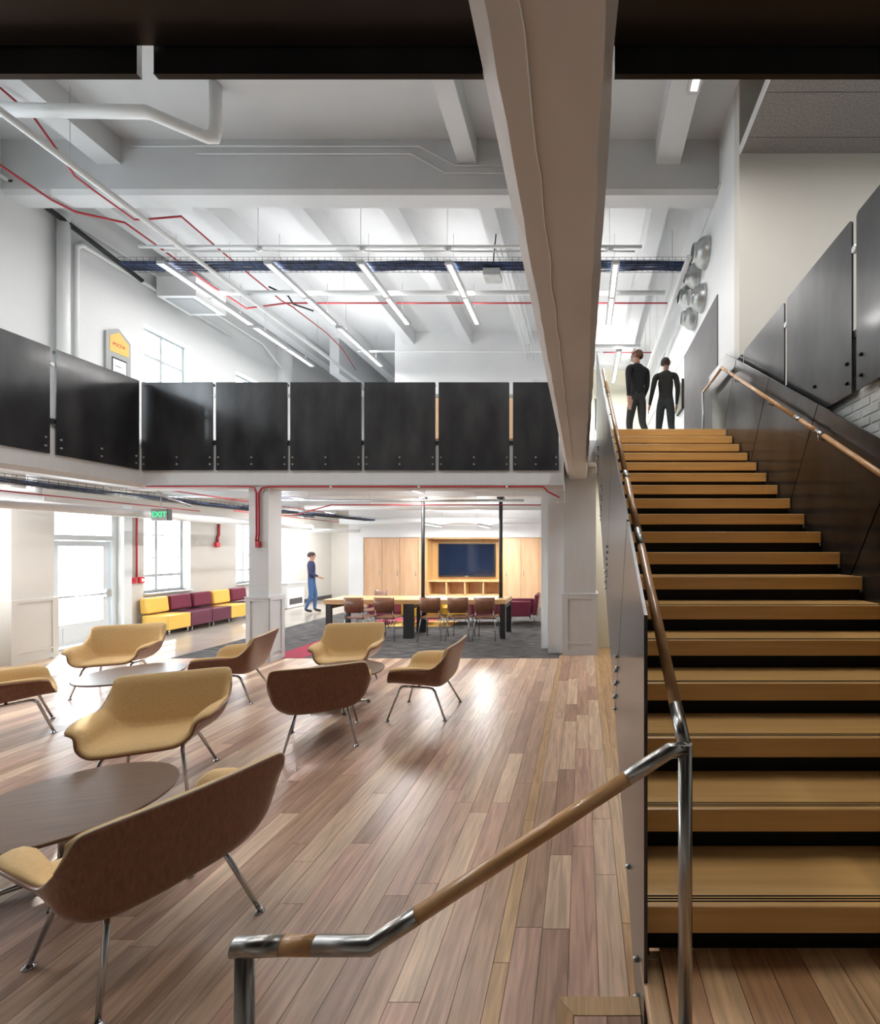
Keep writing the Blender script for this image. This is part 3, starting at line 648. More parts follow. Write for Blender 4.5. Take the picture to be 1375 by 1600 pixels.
# black wire cable tray across the hall
def tray(label, p0, p1, w, z, h=.1, step=.12, fill=True):
    """straight tray from p0 to p1 (x,y)"""
    a, b = Vector((*p0, z)), Vector((*p1, z)); L = (b-a).length; u = (b-a)/L; s = Vector((-u.y, u.x, 0))
    t = thing('cable_tray', label, 'cable tray', (a+b)/2)
    mb = MB()
    for q, zz in ((0,0),(0,h),(0,h/2),(w,0),(w,h),(w*.33,0),(w*.66,0)): mb.tube([a+s*q+Vector((0,0,zz)), b+s*q+Vector((0,0,zz))], .004, 4)
    n_ = int(L/step)
    for i in range(n_+1):
        o_ = a+u*(i*step); mb.tube([o_+Vector((0,0,h)), o_, o_+s*w, o_+s*w+Vector((0,0,h))], .0035, 4)
    mb.build('tray_mesh', M['black'], t, kind='stuff')
    if fill:
        cb = MB()
        for k in range(7):
            q = w*(.1+.8*k/6); pts = [a+u*(L*i/14)+s*(q+random.uniform(-.02,.02))+Vector((0,0,.018+random.uniform(0,.02))) for i in range(15)]
            cb.tube(pts, random.uniform(.014,.022), 6)
        cb.build('cables', M['cable'], t, kind='stuff')
    return t
tray('long black wire tray with blue cables crossing the hall below the ceiling', (-8.9,8.34), (2.1,8.34), .3, 7.3)
pipe('wall_conduit', [(-9.2,7.0,7.75),(-9.2,8.3,7.55),(-9.1,9.0,7.35)], .045, 'black', 'black cable bundle along the top of the left wall', 'cable', 8)
pipe('riser_pipe', [(-9.24,7.75,ZUP),(-9.24,7.75,7.8)], .085, 'pipe', 'thick white riser pipe on the left wall above the gallery', n=14)
pipe('riser_pipe', [(-9.28,7.98,ZUP),(-9.28,7.98,7.35),(-9.28,8.08,7.45),(-9.28,11.5,7.45)], .04, 'pipe', 'thinner white pipe bending along the left wall')
pipe('wall_conduit', [(-9.26,5.0,7.75),(-9.26,12.6,7.75),(-9.2,13.4,7.3),(-9.2,13.4,6.9),(-8.9,14.4,6.9)], .03, 'pipe', 'white conduit along the top of the left wall')

sp = thing('ceiling_speaker', 'small grey box hanging under the cable tray beside the big beam', 'speaker', (-1.75,8.5,7.1))
MB().rbox(-1.93,-1.60,8.42,8.72,7.12,7.26,.01).build('box_body', M['galv'], sp); MB().tube([(-1.76,8.56,7.26),(-1.74,8.56,7.6),(-1.70,8.56,8.0)], .012, 6).build('drop_cable', M['black'], sp)
df = thing('air_diffuser', 'square white air diffuser at the top of the left wall', 'air vent', (-8.9,9.9,7.2))
MB().box(-9.2,-8.35,9.4,10.2,7.28,7.7).build('diffuser_box', M['white'], df); MB().tube([(-8.8,9.5,7.7),(-8.8,9.5,8.02)],.006,6).tube([(-8.8,10.1,7.7),(-8.8,10.1,8.02)],.006,6).build('hanger_rods', M['galv'], df); MB().box(-9.1,-8.5,9.5,10.1,7.265,7.28).build('grille', M['signgrey'], df)
for x_ in (-6.0,-4.1,-2.5,.5): MB().lathe([(.06,.0),(.075,-.02),(.03,-.035),(.02,-.06),(.035,-.065)], (x_,8.05,7.38), 14).build('sprinkler_head', M['pipe'], branch)
# ------------------------------------------------------------------ linear ceiling lamps
def linear_lamp(loc, power, label, L=2.26, w=.15, ld=.075, drop=None, up=0):
    t = thing('ceiling_lamp', label, 'lamp', loc, 0, 'linear ceiling lamps')
    MB().box(-w/2,w/2,-L/2,L/2,0,.06).build('housing', M['lamphouse'], t, world=False)
    for s in (-1,1): MB().box(-ld/2,ld/2,s*L/4-L/4+.05,s*L/4+L/4-.05,-.006,.0).build('diffuser', M['lamp'], t, world=False)
    if drop:
        mb = MB()
        for s in (-.8,.8): mb.tube([(0,s,.06),(0,s,drop-loc[2])], .004, 5)
        mb.build('hanger_rods', M['galv'], t, world=False, kind='stuff')
    li = bpy.data.lights.new('lamp_light', 'AREA'); li.shape = 'RECTANGLE'; li.size = ld; li.size_y = L*.92; li.energy = power; li.color = (1,.975,.95)
    lo_ = bpy.data.objects.new('lamp_light', li); C.objects.link(lo_); lo_.parent = t; lo_.location = (0,0,-.012)
    if up:                                            # the lamp also shines up at the ceiling
        MB().box(-ld/2,ld/2,-L/2+.05,L/2-.05,.06,.064).build('upper_diffuser', M['lamp'], t, world=False)
        lu = bpy.data.lights.new('lamp_uplight', 'AREA'); lu.shape = 'RECTANGLE'; lu.size = ld; lu.size_y = L*.92; lu.energy = power*up; lu.color = (1,.985,.97)
        ou = bpy.data.objects.new('lamp_uplight', lu); C.objects.link(ou); ou.parent = t; ou.location = (0,0,.072); ou.rotation_euler = (math.pi,0,0)
    return t
ZL = 7.2
linear_lamp((-2.53,9.35,ZL), LAMP_UP, 'linear ceiling lamp nearest the big beam, left side', drop=8.0, up=.26)
linear_lamp((-4.2,9.35,ZL), LAMP_UP, 'second linear ceiling lamp left of the big beam', drop=8.0, up=.26)
linear_lamp((-5.95,9.35,ZL), LAMP_UP, 'third linear ceiling lamp left of the big beam, front of its row', drop=8.0, up=.26)
linear_lamp((-5.95,11.75,ZL), LAMP_UP, 'linear ceiling lamp continuing behind the third one', drop=8.0, up=.26)
linear_lamp((-7.98,9.35,ZL), LAMP_UP*.55, 'linear ceiling lamp closest to the left wall', drop=8.0, up=.26)
linear_lamp((-7.98,11.75,ZL), LAMP_UP*.55, 'linear ceiling lamp behind the one closest to the left wall', drop=8.0, up=.26)
linear_lamp((.63,9.35,ZL), LAMP_UP, 'linear ceiling lamp right of the big beam over the stair head', drop=8.0, up=.26)
linear_lamp((1.31,4.04,ZL), LAMP_NEAR*1.6, 'linear ceiling lamp at the top edge over the stair', drop=8.0)
for x_, lab in ((-2.5,'first'),(-5.0,'second'),(-7.6,'third')): linear_lamp((x_,3.4,ZL), LAMP_NEAR, lab+' added linear lamp of the near bay, unseen above the frame', drop=8.0)  # unseen lamps added to light the near floor and chairs
linear_lamp((1.0,13.0,ZL), LAMP_UP*2.2, 'added linear lamp brightening the far end of the upper hall', drop=8.0, up=.26)  # added lamp that lights the cream wall behind the people
linear_lamp((4.3,3.6,7.27), LAMP_NEAR*.75, 'added unseen lamp under the grey soffit, right of the frame')  # unseen lamp added to lift the warm wall and the tiles
# lower floor lamps
linear_lamp((-4.1,12.0,2.45), LAMP_LOW*.75, 'slim pendant lamp left of the television', L=1.3, w=.1, ld=.06, drop=3.2, up=.8)
linear_lamp((-2.7,12.0,2.42), LAMP_LOW*.75, 'slim pendant lamp in front of the television', L=1.3, w=.1, ld=.06, drop=3.2, up=.8)
linear_lamp((-3.4,8.4,2.98), LAMP_LOW*.45, 'added lamp over the meeting table', L=1.6, drop=3.2, up=1.5)  # added for brightness in the meeting room
linear_lamp((-6.6,9.6,2.98), LAMP_LOW, 'added lamp over the carpet edge behind the column', L=1.6, drop=3.2, up=.5)  # added to brighten the room behind the column
linear_lamp((-8.2,13.6,2.98), LAMP_LOW, 'added lamp in the corridor behind the walking person', L=1.6)  # added lamp that brightens the corridor
linear_lamp((-8.3,5.2,2.95), LAMP_LOW, 'added unseen lamp under the left gallery', L=1.6)  # unseen lamp added for more light below the gallery
linear_lamp((1.2,7.4,3.05), LAMP_LOW*.35, 'added lamp under the stair head', L=.7)  # added for brightness below the stair head
# ------------------------------------------------------------------ services of the lower floor
pipe('duct_pipe', [(-8.1,3.0,2.45),(-8.1,13.0,2.45)], .075, 'pipe', 'thick white pipe under the left gallery in front of the windows', n=14)
pipe('duct_pipe', [(-8.3,4.5,2.62),(-8.3,6.6,2.62),(-8.3,6.6,2.95)], .085, 'pipe', 'white pipe turning up into the gallery underside at the left', n=14)
pipe('red_conduit', [(-8.0,3.0,2.62),(-8.0,9.1,2.60)], .012, 'red', 'red conduit above the thick pipe under the gallery', 'conduit', 6)
pipe('red_conduit', [(-9.3,9.08,2.6),(-9.3,9.08,1.22)], .018, 'red', 'red conduit dropping beside the lower window to red boxes', 'conduit', 7)
pipe('red_conduit', [(-7.4,4.0,2.86),(-7.4,12.5,2.86)], .014, 'red', 'red conduit beside the lower cable tray', 'conduit', 6)
pipe('red_conduit', [(-7.2,9.0,2.60),(-7.2,13,2.60)], .012, 'red', 'red conduit behind the exit sign', 'conduit', 6, [(-7.2,9.5,2.6),(-7.2,11,2.6)])
for y_, lab in ((9.02,'red call box beside the lower window, left one'), (9.2,'red call box beside the lower window, right one')):
    b = thing('call_box', lab, 'alarm box', (-9.33,y_,1.15), 0, 'red call boxes by the window')
    MB().rbox(XL,XL+.06,y_-.055,y_+.055,1.09,1.22,.01).build('box_body', M['redbox'], b); MB().box(XL+.06,XL+.065,y_-.03,y_+.03,1.12,1.19).build('box_face', M['pipe'] if y_ > 9.1 else M['red'], b)
b = thing('call_box', 'red alarm box high on the wall above the plum benches', 'alarm box', (-9.3,11.1,2.0))
MB().rbox(XL,XL+.07,11.04,11.16,1.86,1.98,.01).build('box_body', M['redbox'], b); MB().tube([(XL+.03,11.12,1.98),(XL+.03,11.12,2.1),(XL+.03,11.16,2.18),(XL+.03,11.16,2.45)], .028, 8).build('conduit', M['red'], b)
# conduits on the bridge beam and column
y_ = 6.93
pipe('red_conduit', [(-6.95,y_,2.80),(-5.30,y_,2.80),(-5.22,y_,2.78),(-5.19,y_,2.70),(-5.19,y_,2.05),(-5.20,y_,1.97),(-5.20,y_,1.93)], .014, 'red', 'red conduit along the bridge beam turning down the left of the column', 'conduit', 8)
t = pipe('red_conduit', [(-.36,y_,2.63),(-.55,y_,2.72),(-.62,y_,2.80),(-4.98,y_,2.80),(-5.10,y_,2.78),(-5.15,y_,2.70),(-5.15,y_,2.05),(-5.16,y_,1.97),(-5.17,y_,1.93)], .014, 'red', 'red conduit over the meeting room opening turning down the column', 'conduit', 8)
MB().rbox(-5.195,-5.125,6.90,6.958,1.83,1.93,.008).build('junction_box', M['red'], t)
for x_ in (-4.0,-2.6,-1.2): MB().box(x_-.015,x_+.015,6.91,6.95,2.785,2.815).build('clamp', M['pipe'], t)
tray('black wire tray with blue cables under the left gallery', (-7.75,3.2), (-7.75,12.6), .32, 2.72, .1, .12)
pipe('flex_cable', [(-7.6,6.9,2.8),(-7.45,7.3,2.95),(-7.3,7.7,2.7),(-7.2,8.0,2.6)], .02, 'galv', 'grey flexible conduit looping beside the exit sign', 'cable', 8)
# meeting room ceiling services
pipe('pole_rail', [(-6.4,8.9,2.80),(-1.2,8.9,2.80)], .025, 'galv', 'grey pipe rail above the meeting table', drops=[(-5.6,8.9,2.8),(-1.4,8.9,2.8)])
pipe('red_conduit', [(-6.4,9.0,2.52),(-5.9,9.0,2.52),(-5.2,9.0,2.72),(-.8,9.0,2.72)], .013, 'red', 'red conduit stepping up across the meeting room ceiling', 'conduit', 7, [(-4.4,9.0,2.72),(-2.2,9.0,2.72)])
pipe('duct_pipe', [(-7.0,12.6,2.62),(-.8,12.6,2.62)], .09, 'pipe', 'thick white pipe crossing above the television wall', n=12)
pipe('duct_pipe', [(-7.0,11.0,2.85),(-.8,11.0,2.85)], .06, 'pipe', 'white pipe across the meeting room ceiling', n=12)
pipe('duct_pipe', [(-8.9,13.0,2.35),(-6.6,12.9,2.35)], .05, 'pipe', 'white pipe over the corridor', n=10)
tray('black wire tray slanting over the meeting room carpet', (-6.6,8.6), (-5.9,13.0), .25, 2.62, .08, .12)
# exit sign
ex = thing('exit_sign', 'green EXIT sign hanging under the left gallery', 'sign', (-7.75,8.0,2.43))
MB().box(-7.92,-7.62,7.99,8.05,2.33,2.55).build('sign_body', M['signgrey'], ex); MB().box(-7.62,-7.60,7.985,8.06,2.33,2.55).build('sign_end', M['black'], ex)
MB().tube([(-7.77,8.02,2.55),(-7.77,8.02,3.2)], .01, 6).build('stem', M['pipe'], ex)
text_mesh('EXIT', .135, M['green'], 'lettering', ex, Matrix.Translation((-.02,-.014,.01)) @ Matrix.Rotation(math.pi/2, 4, 'X'))
# framed notice on the upper brick wall
nt_ = thing('framed_notice', 'grey framed notice with yellow pediment on the upper brick wall', 'sign', (XL,8.73,4.9))
y0, y1 = 8.50, 8.96
MB().prism([(y0,4.3),(y1,4.3),(y1,6.02),((y0+y1)/2,6.22),(y0,6.08)], XL, XL+.05, 'x').build('frame', M['signgrey'], nt_)
MB().prism([(y0+.06,5.72),(y1-.04,5.72),(y1-.04,5.98),((y0+y1)/2,6.15),(y0+.06,6.02)], XL+.05, XL+.056, 'x').build('pediment', M['signyel'], nt_)
MB().box(XL+.05,XL+.056,y0+.1,y1-.08,4.75,5.62).build('picture_frame', M['black'], nt_)
MB().box(XL+.056,XL+.06,y0+.115,y1-.095,4.78,5.59).build('sheet', M['paper'], nt_)
mb = MB()
for i, zz in enumerate((5.45,5.33,5.27,5.12,4.9)): mb.box(XL+.06,XL+.0615,y0+.15,y1-.13-(.06 if i in (0,3) else 0),zz,zz+.012)
mb.build('printed_lines', M['ink'], nt_)
MB().box(XL+.05,XL+.06,y0+.08,y1-.06,4.50,4.56).build('ledge', M['signgrey'], nt_)
Rm = Matrix(((0,0,1,0),(1,0,0,0),(0,1,0,0),(0,0,0,1)))
text_mesh('PIZZA', .085, M['redbox'], 'lettering', nt_, Matrix.Translation((.058,0,.98)) @ Rm)
# wooden cabinet on the upper floor seen through the gaps
uc = thing('upper_cabinet', 'low wooden cabinet with dark base behind the bridge guard', 'cabinet', (-2.5,10.2,ZUP))
MB().box(-3.6,-1.4,10.0,10.4,ZUP,4.35).build('base', M['walnut'], uc); MB().box(-3.6,-1.4,10.0,10.4,4.35,5.32).build('body', M['cabinet'], uc)

# ------------------------------------------------------------------ lounge chairs
def crom(p, t):
    n = len(p)-1; i = min(int(t*n), n-1); f = t*n-i
    p0, p1, p2, p3 = p[max(i-1,0)], p[i], p[i+1], p[min(i+2,n)]
    return [.5*((2*b)+(-a+c)*f+(2*a-5*b+4*c-d)*f*f+(-a+3*b-3*c+d)*f*f*f) for a, b, c, d in zip(p0, p1, p2, p3)]
rows = [
 [(0,.335,.385),(.15,.335,.385),(.235,.328,.395),(.295,.305,.445),(.322,.28,.525),(.392,.235,.548)],
 [(0,.22,.385),(.15,.22,.385),(.235,.215,.393),(.300,.20,.442),(.330,.18,.535),(.412,.135,.562)],
 [(0,.0,.363),(.15,.0,.364),(.24,.0,.376),(.308,-.005,.43),(.345,-.01,.53),(.410,-.02,.570)],
 [(0,-.205,.343),(.15,-.203,.345),(.25,-.195,.362),(.322,-.178,.415),(.365,-.165,.51),(.400,-.15,.572)],
 [(0,-.268,.385),(.15,-.265,.388),(.265,-.255,.405),(.338,-.237,.45),(.374,-.217,.525),(.394,-.20,.583)],
 [(0,-.290,.47),(.15,-.287,.473),(.27,-.279,.485),(.340,-.266,.515),(.372,-.253,.565),(.390,-.24,.61)],
 [(0,-.314,.575),(.15,-.312,.577),(.27,-.305,.583),(.338,-.295,.598),(.367,-.287,.624),(.385,-.28,.65)],
 [(0,-.342,.69),(.15,-.34,.69),(.265,-.335,.69),(.332,-.328,.695),(.361,-.322,.70),(.380,-.316,.70)],
 [(0,-.365,.775),(.15,-.363,.777),(.258,-.358,.779),(.326,-.352,.778),(.355,-.346,.770),(.372,-.34,.748)]]
NU, NV = 37, 33
full = [[(-x,y,z) for x, y, z in r[:0:-1]]+list(r) for r in rows]
grid = []
for j in range(NV):
    line = []
    for i in range(NU):
        colp = [crom(r, i/(NU-1)) for r in full]
        line.append(Vector(crom(colp, j/(NV-1))))
    grid.append(line)
nor = []
for j in range(NV):
    ln = []
    for i in range(NU):
        du = grid[j][min(i+1,NU-1)]-grid[j][max(i-1,0)]; dv = grid[min(j+1,NV-1)][i]-grid[max(j-1,0)][i]
        n_ = du.cross(dv)
        ln.append(-n_.normalized() if n_.length > 1e-9 else Vector((0,0,1)))
    nor.append(ln)
if nor[3][NU//2].z < 0: nor = [[-v for v in l] for l in nor]
def skin_between(fa, fb):
    a = [grid[j][i]+nor[j][i]*fa(i,j) for j in range(NV) for i in range(NU)]; b = [grid[j][i]+nor[j][i]*fb(i,j) for j in range(NV) for i in range(NU)]
    o = NU*NV; fs = []
    for j in range(NV-1):
        for i in range(NU-1):
            q = (j*NU+i, j*NU+i+1, (j+1)*NU+i+1, (j+1)*NU+i); fs.append(q); fs.append(tuple(o+k for k in reversed(q)))
    rim = [i for i in range(NU)]+[j*NU+NU-1 for j in range(1,NV)]+[(NV-1)*NU+i for i in range(NU-2,-1,-1)]+[j*NU for j in range(NV-2,0,-1)]
    for k in range(len(rim)): p, q = rim[k], rim[(k+1) % len(rim)]; fs.append((q, p, o+p, o+q))
    return MB().add(a+b, fs, True)
def edge_f(i, j):
    e = min(i, NU-1-i, j, NV-1-j); return .014 + .022*min(1, e/2.5)
def lounge_chair(loc, fwd, label):
    t = thing('lounge_chair', label, 'chair', loc, math.atan2(fwd[1], fwd[0])-math.pi/2, 'tan and walnut lounge chairs')
    skin_between(lambda i,j: .0, lambda i,j: -.013).build('shell', M['walnut'], t, world=False)
    skin_between(edge_f, lambda i,j: .001).build('cushion', M['tan'], t, world=False)
    rim = [grid[j][0]-nor[j][0]*.004 for j in range(NV-9,NV)]+[grid[NV-1][i]-nor[NV-1][i]*.004 for i in range(1,NU)]+[grid[j][NU-1]-nor[j][NU-1]*.004 for j in range(NV-2,NV-10,-1)]
    MB().tube(rim, .0055, 6).build('ply_edge', M['plyedge'], t, world=False)
    for s in (-1, 1):
        fr, bk = Vector((s*.285,.31,.012)), Vector((s*.285,-.295,.012))
        a, b = Vector((s*.215,.20,.345)), Vector((s*.205,-.15,.318))
        def leg(f, k, o):
            lg = MB().tube([f, k+(f-k)*.10, k+(f-k)*.02+(o-k)*.05, k+(o-k)*.16], [.0095,.0125,.0125,.0125], 10).build('leg', M['chrome'], t, world=False)
            MB().lathe([(.024,0),(.024,.004),(.013,.012),(.010,.02)], (f.x,f.y,0), 14).build('glide', M['chrome'], lg, world=False)
        leg(fr, a, b); leg(bk, b, a)
        MB().tube([a+(b-a)*.15, b+(a-b)*.15], .0125, 10).build('side_rail', M['chrome'], t, world=False)
    MB().tube([(-.212,.02,.330),(.212,.02,.330)], .011, 8).build('cross_rail', M['chrome'], t, world=False)
    return t
chairs = [((-1.74,4.86,0),(-1,0),'tan and walnut lounge chair facing left, rightmost of the group'),
          ((-4.23,5.27,0),(-.96,-.27),'tan and walnut lounge chair in front of the left column'),
          ((-3.08,5.72,0),(.22,-.97),'tan lounge chair facing the camera behind the small round table near the carpet'),
          ((-2.46,4.13,0),(-.45,.89),'lounge chair with its walnut back to the camera in the middle of the floor'),
          ((-3.26,3.33,0),(.42,-.91),'large tan lounge chair facing the camera behind the nearest round table'),
          ((-1.99,2.02,0),(-.92,.39),'nearest lounge chair with its walnut back turned, at the lower left'),
          ((-6.02,5.62,0),(.42,-.91),'tan lounge chair by the glass door at the far left'),
          ((-5.62,4.22,0),(.62,.78),'lounge chair cut off by the left edge of the picture')]
ch0 = None
for loc, fw, lab in chairs:
    if ch0 is None: ch0 = lounge_chair(loc, fw, lab)
    else: dup(ch0, loc, math.atan2(fw[1], fw[0])-math.pi/2, lab)
# round low tables
def round_table(loc, label, rz):
    t = thing('coffee_table', label, 'table', loc, rz, 'round walnut coffee tables')
    R_ = .455
    MB().lathe([(R_-.03,.395),(R_-.004,.402),(R_,.409),(R_,.416),(R_-.004,.42)], (0,0,0), 64, smooth=False).build('table_top', M['tabletop'], t, world=False)
    MB().lathe([(.035,.03),(.035,.39)], (0,0,0), 16).build('pedestal', M['brushed'], t, world=False)
    MB().lathe([(.12,.385),(.12,.395)], (0,0,0), 20).build('top_plate', M['black'], t, world=False)
    for k in range(4):
        a = k*math.pi/2+.4; c, s = math.cos(a), math.sin(a)
        mb = MB(); mb.tube([(0,0,.045),(c*.30,s*.30,.028)], [.02,.012], 8); mb.build('foot', M['brushed'], t, world=False)
        MB().lathe([(.018,0),(.018,.012)], (c*.285,s*.285,0), 12).build('glide', M['black'], t, world=False)
    return t
rt = round_table((-2.83,2.39,0), 'nearest round walnut coffee table, cut by the left edge', .3)
dup(rt, (-5.04,4.87,0), .9, 'round coffee table at the left between two tan chairs')
dup(rt, (-2.76,4.98,0), .2, 'small round coffee table half hidden behind the walnut chair back')

# ------------------------------------------------------------------ meeting room
tb = thing('meeting_table', 'long light maple meeting table on dark steel legs', 'table', (-3.37,9.15,0))
MB().rbox(-5.22,-1.545,8.77,9.53,.69,.787,.006,1).build('table_top', M['maple'], tb)
for x0, x1 in ((-5.17,-5.07),(-3.61,-3.41),(-1.66,-1.555)):
    for y0, y1 in ((8.765,8.83),(9.47,9.535)): MB().box(x0,x1,y0,y1,0,.69 if y0 > 9 else .70).build('leg', M['iron'], tb)
    MB().box(x0+.01,x1-.01,8.83,9.47,.60,.69).build('leg_frame', M['iron'], tb)
for px_, lab in ((661,'dark steel pole rising from the table left of the television'), (782.5,'dark steel pole rising from the table right of the television')):
    X_ = (px_-VX)/F*9.15; t = thing('steel_pole', lab, 'pole', (X_,9.15,.787))
    MB().tube([(X_,9.15,.787),(X_,9.15,2.86)], .038, 14).build('pole_shaft', M['iron'], t); MB().lathe([(.06,0),(.06,.01)], (X_,9.15,.787), 16).build('base_flange', M['iron'], t)
    MB().box(X_-.07,X_+.07,9.08,9.22,2.86,2.90).build('top_plate', M['black'], t)
def side_chair(loc, rz, label):
    t = thing('side_chair', label, 'chair', loc, rz, 'walnut side chairs at the meeting table')
    # faces +y
    W_ = .205; mb = MB(); vs = []; fs = []; n_ = 9; prof = [(-.235,.86),(-.228,.72),(-.215,.56)]
    for (yy, zz) in prof:
        for i in range(n_): u = -1+2*i/(n_-1); w = W_*(1 if zz > .6 else .97); vs.append((u*w, yy-.035*(1-u*u), zz))
    for j in range(2):
        for i in range(n_-1): fs.append((j*n_+i, j*n_+i+1, (j+1)*n_+i+1, (j+1)*n_+i))
    o_ = len(vs); vs += [(a, b+.012, c) for a, b, c in vs]; fs += [tuple(o_+k for k in reversed(f)) for f in list(fs)]
    rim = list(range(n_))+[j*n_+n_-1 for j in (1,2)]+[2*n_+i for i in range(n_-2,-1,-1)]+[n_]
    for k in range(len(rim)): p, q = rim[k], rim[(k+1) % len(rim)]; fs.append((q, p, o_+p, o_+q))
    mb.add(vs, fs, True); mb.build('backrest', M['walnut'], t, world=False)
    MB().rbox(-.215,.215,-.20,.235,.445,.462,.008,2).build('seat', M['walnut'], t, world=False)
    for s in (-1,1):
        MB().tube([(s*.17,-.22,.60),(s*.18,-.20,.47),(s*.18,-.17,.43)], .010, 8).build('back_support', M['chrome'], t, world=False)
        MB().tube([(s*.23,-.27,0),(s*.195,-.20,.40),(s*.18,-.185,.435)], .010, 8).build('leg', M['chrome'], t, world=False)
        MB().tube([(s*.22,.25,0),(s*.19,.20,.40),(s*.18,.18,.435)], .010, 8).build('leg', M['chrome'], t, world=False)
    MB().tube([(-.18,-.18,.435),(.18,-.18,.435)], .009, 8).build('cross_rail', M['chrome'], t, world=False)
    return t
labs = ['walnut side chair at the left end of the near side of the table', 'second walnut side chair from the left at the table', 'walnut side chair left of the middle, right after the big table leg',
        'fourth walnut side chair from the left at the table', 'walnut side chair nearest the right end of the table']
sc0 = None
for px_, lab, rz in zip((550.5,597.5,669,713,755), labs, (-.12,-.06,.0,.0,.0)):
    loc = ((px_-VX)/F*8.42, 8.74, 0)
    if sc0 is None: sc0 = side_chair(loc, rz, lab)
    else: dup(sc0, loc, rz, lab)
dup(sc0, (-4.72,9.75,0), math.pi-.5, 'walnut side chair turned on the far side of the table')
def armchair(loc, rz, label, fab, bh=.62):
    t = thing('armchair', label, 'armchair', loc, rz, 'upholstered armchairs behind the table')
    MB().rbox(-.24,.24,-.26,.30,.20,.44,.03,3).build('seat', M[fab], t, world=False)
    for s in (-1,1): MB().rbox(s*.29-.05,s*.29+.05,-.28,.30,.20,.57,.03,3).build('arm', M[fab], t, world=False)
    R_ = Matrix.Rotation(.14, 4, 'X')
    MB().rbox(-.33,.33,-.34,-.24,.28,bh,.03,3,Matrix.Translation((0,-.02,0)) @ R_).build('backrest', M[fab], t, world=False)
    MB().rbox(-.33,.33,-.362,-.338,.26,bh+.02,.006,1,Matrix.Translation((0,-.02,0)) @ R_).build('back_shell', M['walnut'], t, world=False)
    for sx in (-1,1):
        for sy in (-1,1): MB().tube([(sx*.26,sy*.24,.21),(sx*.31,sy*.30,0)], .012, 8).build('leg', M['chrome'], t, world=False)
    return t
ac = armchair((-1.5,10.65,0), math.pi/2, 'burgundy armchair with wooden back at the right end of the table', 'burg', .76)
a2 = armchair((-2.32,10.5,0), math.pi, 'burgundy armchair under the right end of the table, facing the camera', 'burg')
a3 = armchair((-3.08,10.5,0), math.pi+.15, 'mustard armchair behind the table, right one', 'mustard')
dup(a3, (-3.9,10.5,0), math.pi-.1, 'mustard armchair behind the table, left one')
dup(a2, (-4.75,10.6,0), math.pi-.2, 'burgundy armchair behind the left half of the table')
# wall cabinets
def tall_cabinet(x0, x1, label, hinge):
    t = thing('tall_cabinet', label, 'cabinet', ((x0+x1)/2,13.6,0), 0, 'maple cabinets of the television wall')
    MB().box(x0,x1,13.40,13.99,.0,2.16).build('body', M['cabinet'], t)
    dd_ = MB().box(x0+.006,x1-.006,13.375,13.40,.03,2.145).build('door', M['cabinet'], t)
    hx = x1-.07 if hinge else x0+.07
    MB().tube([(hx,13.355,.98),(hx,13.355,1.14)], .008, 6).build('handle', M['galv'], dd_)
cx = [-6.73,-6.16,-5.61,-5.05]
for (a, b), lab in zip(zip(cx, cx[1:]), ('leftmost maple cabinet of the television wall','second maple cabinet from the left','third maple cabinet from the left')): tall_cabinet(a, b, lab, True)
tall_cabinet(-5.05, -4.82, 'narrow maple cabinet beside the left steel pole', True)
cx = [-2.42,-1.885,-1.335,-.766]
for (a, b), lab in zip(zip(cx, cx[1:]), ('maple cabinet right of the television','middle maple cabinet right of the television','rightmost maple cabinet by the white jamb')): tall_cabinet(a, b, lab, False)
ni = thing('media_niche', 'wooden niche with open shelves below the television', 'shelving', (-3.62,13.7,0))
MB().box(-4.82,-2.42,13.9,13.99,.84,2.16).build('back_panel', M['niche'], ni)
for a, b in ((-4.82,-4.78),(-2.46,-2.42)): MB().box(a,b,13.42,13.9,0,2.16).build('side_panel', M['niche'], ni)
MB().box(-4.78,-2.46,13.42,13.9,2.12,2.16).build('top_panel', M['niche'], ni)
MB().box(-4.78,-2.46,13.38,13.9,.80,.84).build('shelf_top', M['maple'], ni); MB().box(-4.78,-2.46,13.4,13.9,.36,.40).build('shelf', M['maple'], ni); MB().box(-4.78,-2.46,13.86,13.9,.0,.80).build('back_panel', M['cabinet'], ni)
for i in range(5): x_ = -4.78+i*.57; MB().box(x_,x_+.035,13.4,13.86,0,.80).build('divider', M['maple'], ni)
tv = thing('television', 'large flat television on the wooden wall', 'television', (-3.67,13.85,.93))
MB().rbox(-4.57,-2.77,13.80,13.89,.925,1.985,.01).build('tv_body', M['black'], tv); MB().box(-4.54,-2.80,13.795,13.80,.975,1.96).build('screen', M['screen'], tv)
MB().box(-3.72,-3.62,13.793,13.80,.935,.955).build('badge', M['galv'], tv)

